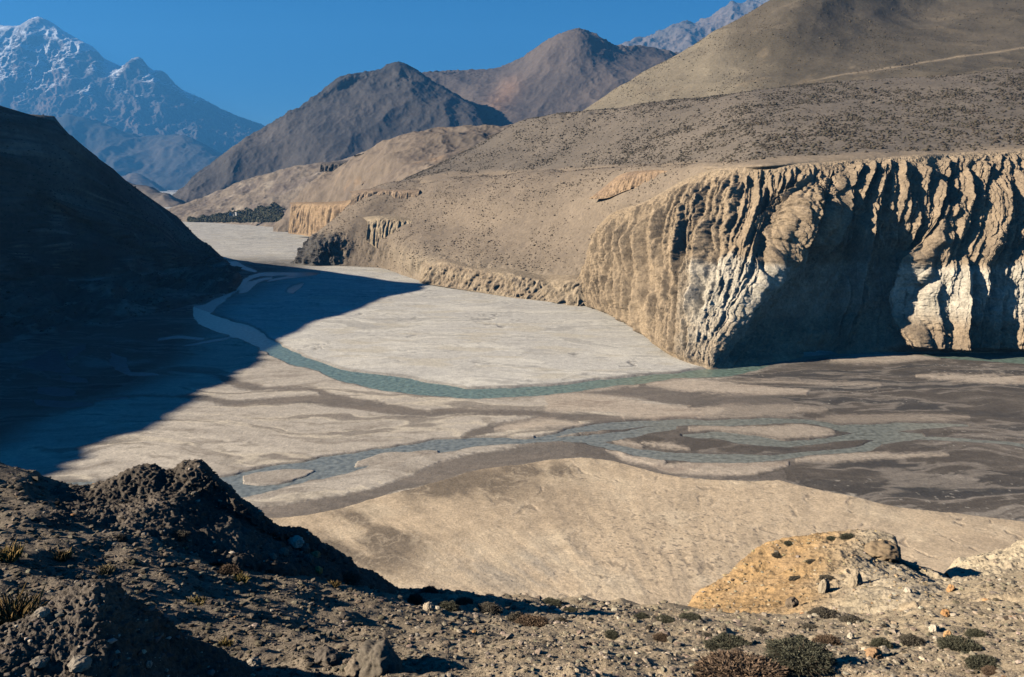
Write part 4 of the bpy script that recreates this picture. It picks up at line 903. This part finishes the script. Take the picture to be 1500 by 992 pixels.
for a in [
 ('brown',1085,996,150,46,'largest reddish brown cushion shrub at the bottom edge of the slope'),
 ('green',1068,950,78,28,'dark green shrub just behind the large reddish brown cushion shrub'),
 ('green',1172,962,105,34,'wide grey green shrub right of the large reddish brown cushion shrub'),
 ('brown',1213,944,48,24,'brownish round shrub behind the wide grey green shrub'),
 ('green',1292,948,34,28,'single round green shrub standing alone on pale ground'),
 ('grey',1336,940,36,18,'small grey shrub between the lone round shrub and the dark double shrub'),
 ('green',1408,950,62,30,'dark green double shrub below the pale stony bank'),
 ('green',1432,932,32,18,'small dark shrub growing at the back of the dark double shrub'),
 ('green',1442,975,52,24,'low green shrub near the bottom right corner of the slope'),
 ('brown',1455,986,34,12,'rusty low shrub in front of the green one near the bottom right corner'),
 ('grey',1188,920,24,9,'small flat shrub at the foot of the ochre outcrop'),
 ('grey',1250,912,42,10,'flat dark mat shrub on the pale ground under the outcrop crack'),
 ('grey',1208,902,46,8,'thin flat mat shrub on the pale ground beside a brown boulder'),
 ('green',1157,797,18,9,'leftmost dark shrub on the crest of the ochre outcrop'),
 ('green',1219,790,18,9,'smaller of two neighbouring dark shrubs on the outcrop crest'),
 ('green',1243,788,28,13,'larger of two neighbouring dark shrubs on the outcrop crest'),
 ('grey',1138,814,18,9,'grey shrub below the crest on the ochre face of the outcrop'),
 ('grey',1190,824,18,9,'dry shrub in the middle of the upper outcrop'),
 ('grey',1166,850,24,12,'pale grey shrub where ochre earth turns to pale earth'),
 ('grey',1212,848,24,10,'twiggy grey shrub above a dark crack in the outcrop'),
 ('green',608,880,30,22,'dark shrub at the left start of the slope edge above the sand'),
 ('grey',630,868,34,18,'grey shrub on stones at the slope edge above the sand'),
 ('green',655,892,40,20,'dark green shrub just below the slope edge'),
 ('brown',680,884,32,20,'brown bush on a pale stone at the slope edge'),
 ('grey',715,894,46,18,'dry grey bush on the slope edge next to the ochre hump'),
 ('green',736,866,28,15,'dark shrub on top of the small ochre hump'),
 ('brown',780,916,64,30,'broad dry brown bush in the middle of the slope edge'),
 ('grey',758,908,36,22,'wispy grey bush left of the broad dry brown bush'),
 ('green',806,886,40,13,'flat dark shrub on a spur of the slope edge'),
 ('green',836,895,26,8,'thin dark shrub farthest out on the spur'),
 ('grey',822,910,24,10,'little grey shrub below the spur'),
 ('green',896,930,26,11,'little dark shrub right of the spur on open gravel'),
 ('green',940,906,32,14,'left dark shrub of the row at the saddle below the outcrop'),
 ('green',975,910,34,12,'middle dark shrub of the row at the saddle below the outcrop'),
 ('green',1012,908,40,14,'right dark shrub of the row at the foot of the outcrop'),
 ('brown',968,936,32,15,'brown round shrub on gravel in front of the saddle row'),
 ('grey',1035,932,22,8,'tiny grey shrub behind the dark green shrub'),
 ('grey',1110,925,26,9,'tiny dry shrub on pale gravel left of the outcrop foot'),
 ('green',505,850,52,18,'flat green shrub on the rim right of the dark knoll'),
 ('grey',262,785,34,14,'pale dry shrub at the foot of the dark knoll'),
 ('grey',175,790,22,13,'pale twiggy shrub left of the dark knoll'),
 ('brown',335,842,44,34,'dark thorny bush with dry grass in the middle of the left slope'),
]: put_shrub(*a)

# tufts of dry grass
M_straw = terrain_mat("dry grass", var=((.05, .25),), bump=())
def tuft(u, v, wpx, hpx, c, label):
    h = hit(u, v)
    if h is None: return
    k = h[1] / F_PX; n = 260; r = rng
    base = np.clip(r.normal(size=(n, 2)), -1.8, 1.8) * .16 * wpx * k; lean = base / (wpx * k * .3) * .3 + r.normal(size=(n, 2)) * .35; L = .6 * hpx * k * r.uniform(.4, 1.15, n)
    b0 = np.stack([base[:, 0], base[:, 1], np.full(n, -.02)], -1); tip = b0 + np.stack([lean[:, 0] * L, lean[:, 1] * L, L], -1); mid = (b0 + tip) / 2 + np.stack([0 * L, 0 * L, .12 * L], -1)
    s_ = r.normal(size=(n, 3)) * np.array([1, 1, .1]); s_ /= np.linalg.norm(s_, axis=1)[:, None]; w_ = .45 * k * 1.5
    V_ = np.stack([b0 - s_ * w_, b0 + s_ * w_, mid + s_ * w_ * .8, tip], 1).reshape(-1, 3)
    V2 = np.stack([b0 - s_ * w_, mid + s_ * w_ * .8, tip, mid - s_ * w_ * .8], 1).reshape(-1, 3)
    o = mesh_np("grass_tuft", np.concatenate([V_, V2]), np.arange(8 * n).reshape(-1, 4), M_straw, np.repeat(jit(c, 2 * n, .25), 4, 0), False)
    o.location = h[0]; tag(o, label, 'grass tuft', 'dry grass tufts on the near slope')
for a in [(14,818,34,26,(.30,.20,.07),'golden dry grass tuft at the left border above the near knoll'),
 (20,905,66,46,(.20,.135,.055),'largest rusty grass tuft beside the near knoll'),
 (92,818,26,18,(.24,.17,.08),'brown grass tuft right of the golden one'),
 (352,852,26,16,(.36,.27,.10),'yellow grass tuft beside the dark thorny bush'),
 (285,882,44,9,(.34,.26,.11),'flat yellow grass patch between the two dark knolls'),
 (155,836,34,11,(.27,.21,.11),'thin dry grass tuft above the near knoll'),
 (330,946,24,12,(.33,.24,.09),'yellow grass tuft right of the near knoll'),
 (490,858,22,9,(.32,.22,.09),'small yellow grass tuft near the flat green rim shrub')]: tuft(*a)

# rocks
def rock(u, v, wpx, hpx, c, label, seed, pit=.25):
    h = hit(u, v)
    if h is None: return
    k = h[1] / F_PX; vv, f = icosub(4)
    q_ = vv * (1 + pit * fbm(vv, 1.1, 4, 'ridge', seed=seed) + .14 * fbm(vv, .35, 4, seed=seed + 1))[:, None]
    q_ = q_ * np.array([wpx * k * .5, wpx * k * .42, hpx * k * .62])
    o = mesh_np("rock", q_, f, M_stone, jit(c, len(vv), .06, .01), True)
    o.location = h[0] + Vector((0, 0, hpx * k * .2)); o.rotation_euler = (0, 0, rng.random() * 6)
    tag(o, label, 'rock', 'rocks on the near slope')
for i, a in enumerate([
 (433,797,20,13,(.50,.43,.34),'whitish boulder on top of the stone pile beside the dark knoll'),
 (462,816,13,10,(.42,.24,.12),'upper orange stone on the pile beside the dark knoll'),
 (466,838,12,9,(.48,.25,.09),'bright orange stone at the foot of the pile'),
 (415,812,14,10,(.20,.17,.13),'grey block in the left half of the stone pile'),(446,806,15,12,(.17,.145,.115),'grey block at the crown of the stone pile'),
 (470,806,13,11,(.13,.11,.09),'dark block on the right end of the stone pile'),(400,818,11,8,(.24,.20,.15),'small pale block at the left end of the stone pile'),
 (452,822,15,11,(.15,.13,.10),'dark block in the middle of the stone pile'),
 (556,982,62,46,(.13,.11,.085),'largest dark boulder on the gravel at the bottom of the slope'),
 (528,985,40,26,(.19,.155,.115),'brown lump leaning on the largest dark boulder'),
 (480,968,36,18,(.12,.10,.08),'low dark rock left of the largest boulder'),
 (62,900,16,10,(.26,.22,.17),'pale stone on the left flank of the near knoll'),
 (118,975,28,14,(.24,.205,.16),'pale flat stone low on the near knoll'),
 (58,972,20,9,(.19,.165,.13),'grey flat stone at the bottom left of the near knoll'),
 (218,975,10,7,(.30,.255,.20),'small pale stone on the shaded side of the near knoll'),
 (372,975,18,12,(.28,.24,.19),'pale stone where the near knoll ends'),
 (1160,887,18,12,(.17,.13,.09),'smooth brown boulder on the pale ground below the outcrop'),
 (1393,866,11,9,(.42,.24,.11),'orange stone on the crest of the pale stony bank'),(1385,901,11,9,(.42,.23,.10),'orange stone in the middle of the pale stony bank'),
 (1368,925,13,10,(.52,.44,.33),'large cream stone at the foot of the pale bank'),(1330,868,10,7,(.50,.43,.33),'cream stone at the left top of the pale bank'),
 (1280,962,20,14,(.32,.20,.11),'rusty boulder in front of the lone round shrub'),(1246,936,10,9,(.48,.41,.31),'cream stone beside the brownish round shrub'),
 (1388,935,9,12,(.44,.26,.12),'orange stone beside the dark double shrub'),
 (628,893,15,12,(.40,.33,.24),'pale stone at the left part of the slope edge'),(664,880,14,10,(.44,.36,.26),'cream stone under the brown bush at the slope edge'),
 (715,868,40,16,(.46,.33,.18),'small ochre hump on the slope edge'),
 (1252,858,18,24,(.34,.275,.19),'upright earth fin beside a dark crack on the outcrop'),(1207,868,14,22,(.33,.27,.19),'narrow earth fin left of the dark crack on the outcrop'),
 (1292,816,46,22,(.25,.185,.115),'dark overhanging earth block at the right end of the ochre crest'),
]): rock(*a, 600 + 3 * i)

# ------------------------------------------------------------------ the oasis at the end of the flats
def at(u, v, z=0.0): return GR(u, v, z)
bad = bpy.data.objects["badlands"]; P = []
for _ in range(1500):
    u = rng.uniform(276, 414); tp = np.interp(u, [276, 300, 330, 370, 400, 414], [322, 318, 312, 305, 300, 303]) + 3.5 * math.sin(u * .31) * rng.random(); v = tp + (325.5 - tp) * rng.random() ** .7
    a_, b_ = ray(u, v); ok, loc, _n, _ = bad.ray_cast(Vector(CAM), Vector((float(a_), 1, float(b_))).normalized())
    if ok: P.append(loc[:])
P = np.array(P); n = len(P)
lumps("oasis_grove", P, rng.uniform(2.5, 6, n), jit((.085, .085, .055), n, .3), M_leaf, 1.0, .3, .3, up=1)
def poplar(u, v, hpx, c, label):
    p = PD(u, v, 3120); h = hpx / F_PX * 3120
    e = bpy.data.objects.new("poplar_tree", None); C.objects.link(e); e.location = p; tag(e, label, 'tree', 'trees at the oasis')
    tv, tf = [], []
    for j, (z, r_) in enumerate(((-2, .6), (h * .5, .4))): tv += [(r_ * math.cos(a_ * 1.047), r_ * math.sin(a_ * 1.047), z) for a_ in range(6)]
    tf = [[j, (j + 1) % 6, 6 + (j + 1) % 6, 6 + j] for j in range(6)]
    t = mesh_np("trunk", tv, tf, M_twig); t.parent = e
    V_, F_, c2 = foliage_mesh(700, int(u), .8, .25, c); V_ = V_ * np.array([h * .42, h * .42, h * .75]) + np.array([0, 0, h * .3])
    t = mesh_np("crown", V_, F_, M_leaf, c2, False); t.parent = e
for a in [(358,322,6,(.26,.19,.05),'yellow autumn tree at the edge of the gravel by the oasis'), (343,322,4,(.20,.15,.05),'small yellowish tree left of the large yellow tree'), (331,322,4,(.17,.12,.05),'leftmost rusty tree at the edge of the gravel'), (372,323,4,(.06,.06,.03),'dark tree right of the yellow tree at the gravel edge')]: poplar(*a)
M_wall = plain_mat("whitewash", (.72, .70, .66), .9, (3, .06)); M_roof = plain_mat("flat roof earth", (.28, .23, .17), .95, (2, .2)); M_open = plain_mat("dark opening", (.03, .03, .035), .5)
def box(x0, y0, z0, x1, y1, z1):
    v = [(x, y, z) for x in (x0, x1) for y in (y0, y1) for z in (z0, z1)]
    return v, [[0,1,3,2],[4,6,7,5],[0,4,5,1],[2,3,7,6],[0,2,6,4],[1,5,7,3]]
def house(u, v, w, h, rz, label):
    e = bpy.data.objects.new("house", None); C.objects.link(e); e.location = PD(u, v, 2960); e.rotation_euler = (0, 0, rz); tag(e, label, 'house', 'white houses at the oasis')
    for nm, bx, m_ in (("wall", (-w/2, -w*.35, -6, w/2, w*.35, h), M_wall), ("roof", (-w*.53, -w*.38, h+.02, w*.53, w*.38, h+.6), M_roof), ("door", (-.7, -w*.35-.12, 0, .7, -w*.35-.02, 2.2), M_open),
        ("window", (-w*.35, -w*.35-.12, h*.5, -w*.2, -w*.35-.02, h*.8), M_open), ("window", (w*.2, -w*.35-.12, h*.5, w*.35, -w*.35-.02, h*.8), M_open)):
        o = mesh_np(nm, *box(*bx), m_, None, False); o.parent = e
house(337.5, 314, 8, 7, .3, 'leftmost white house among the oasis trees'); house(341.5, 314.5, 5, 4, -.2, 'tiny white house between two larger ones at the oasis'); house(346, 313.5, 7, 7, -.4, 'tall white house right of the others at the oasis')
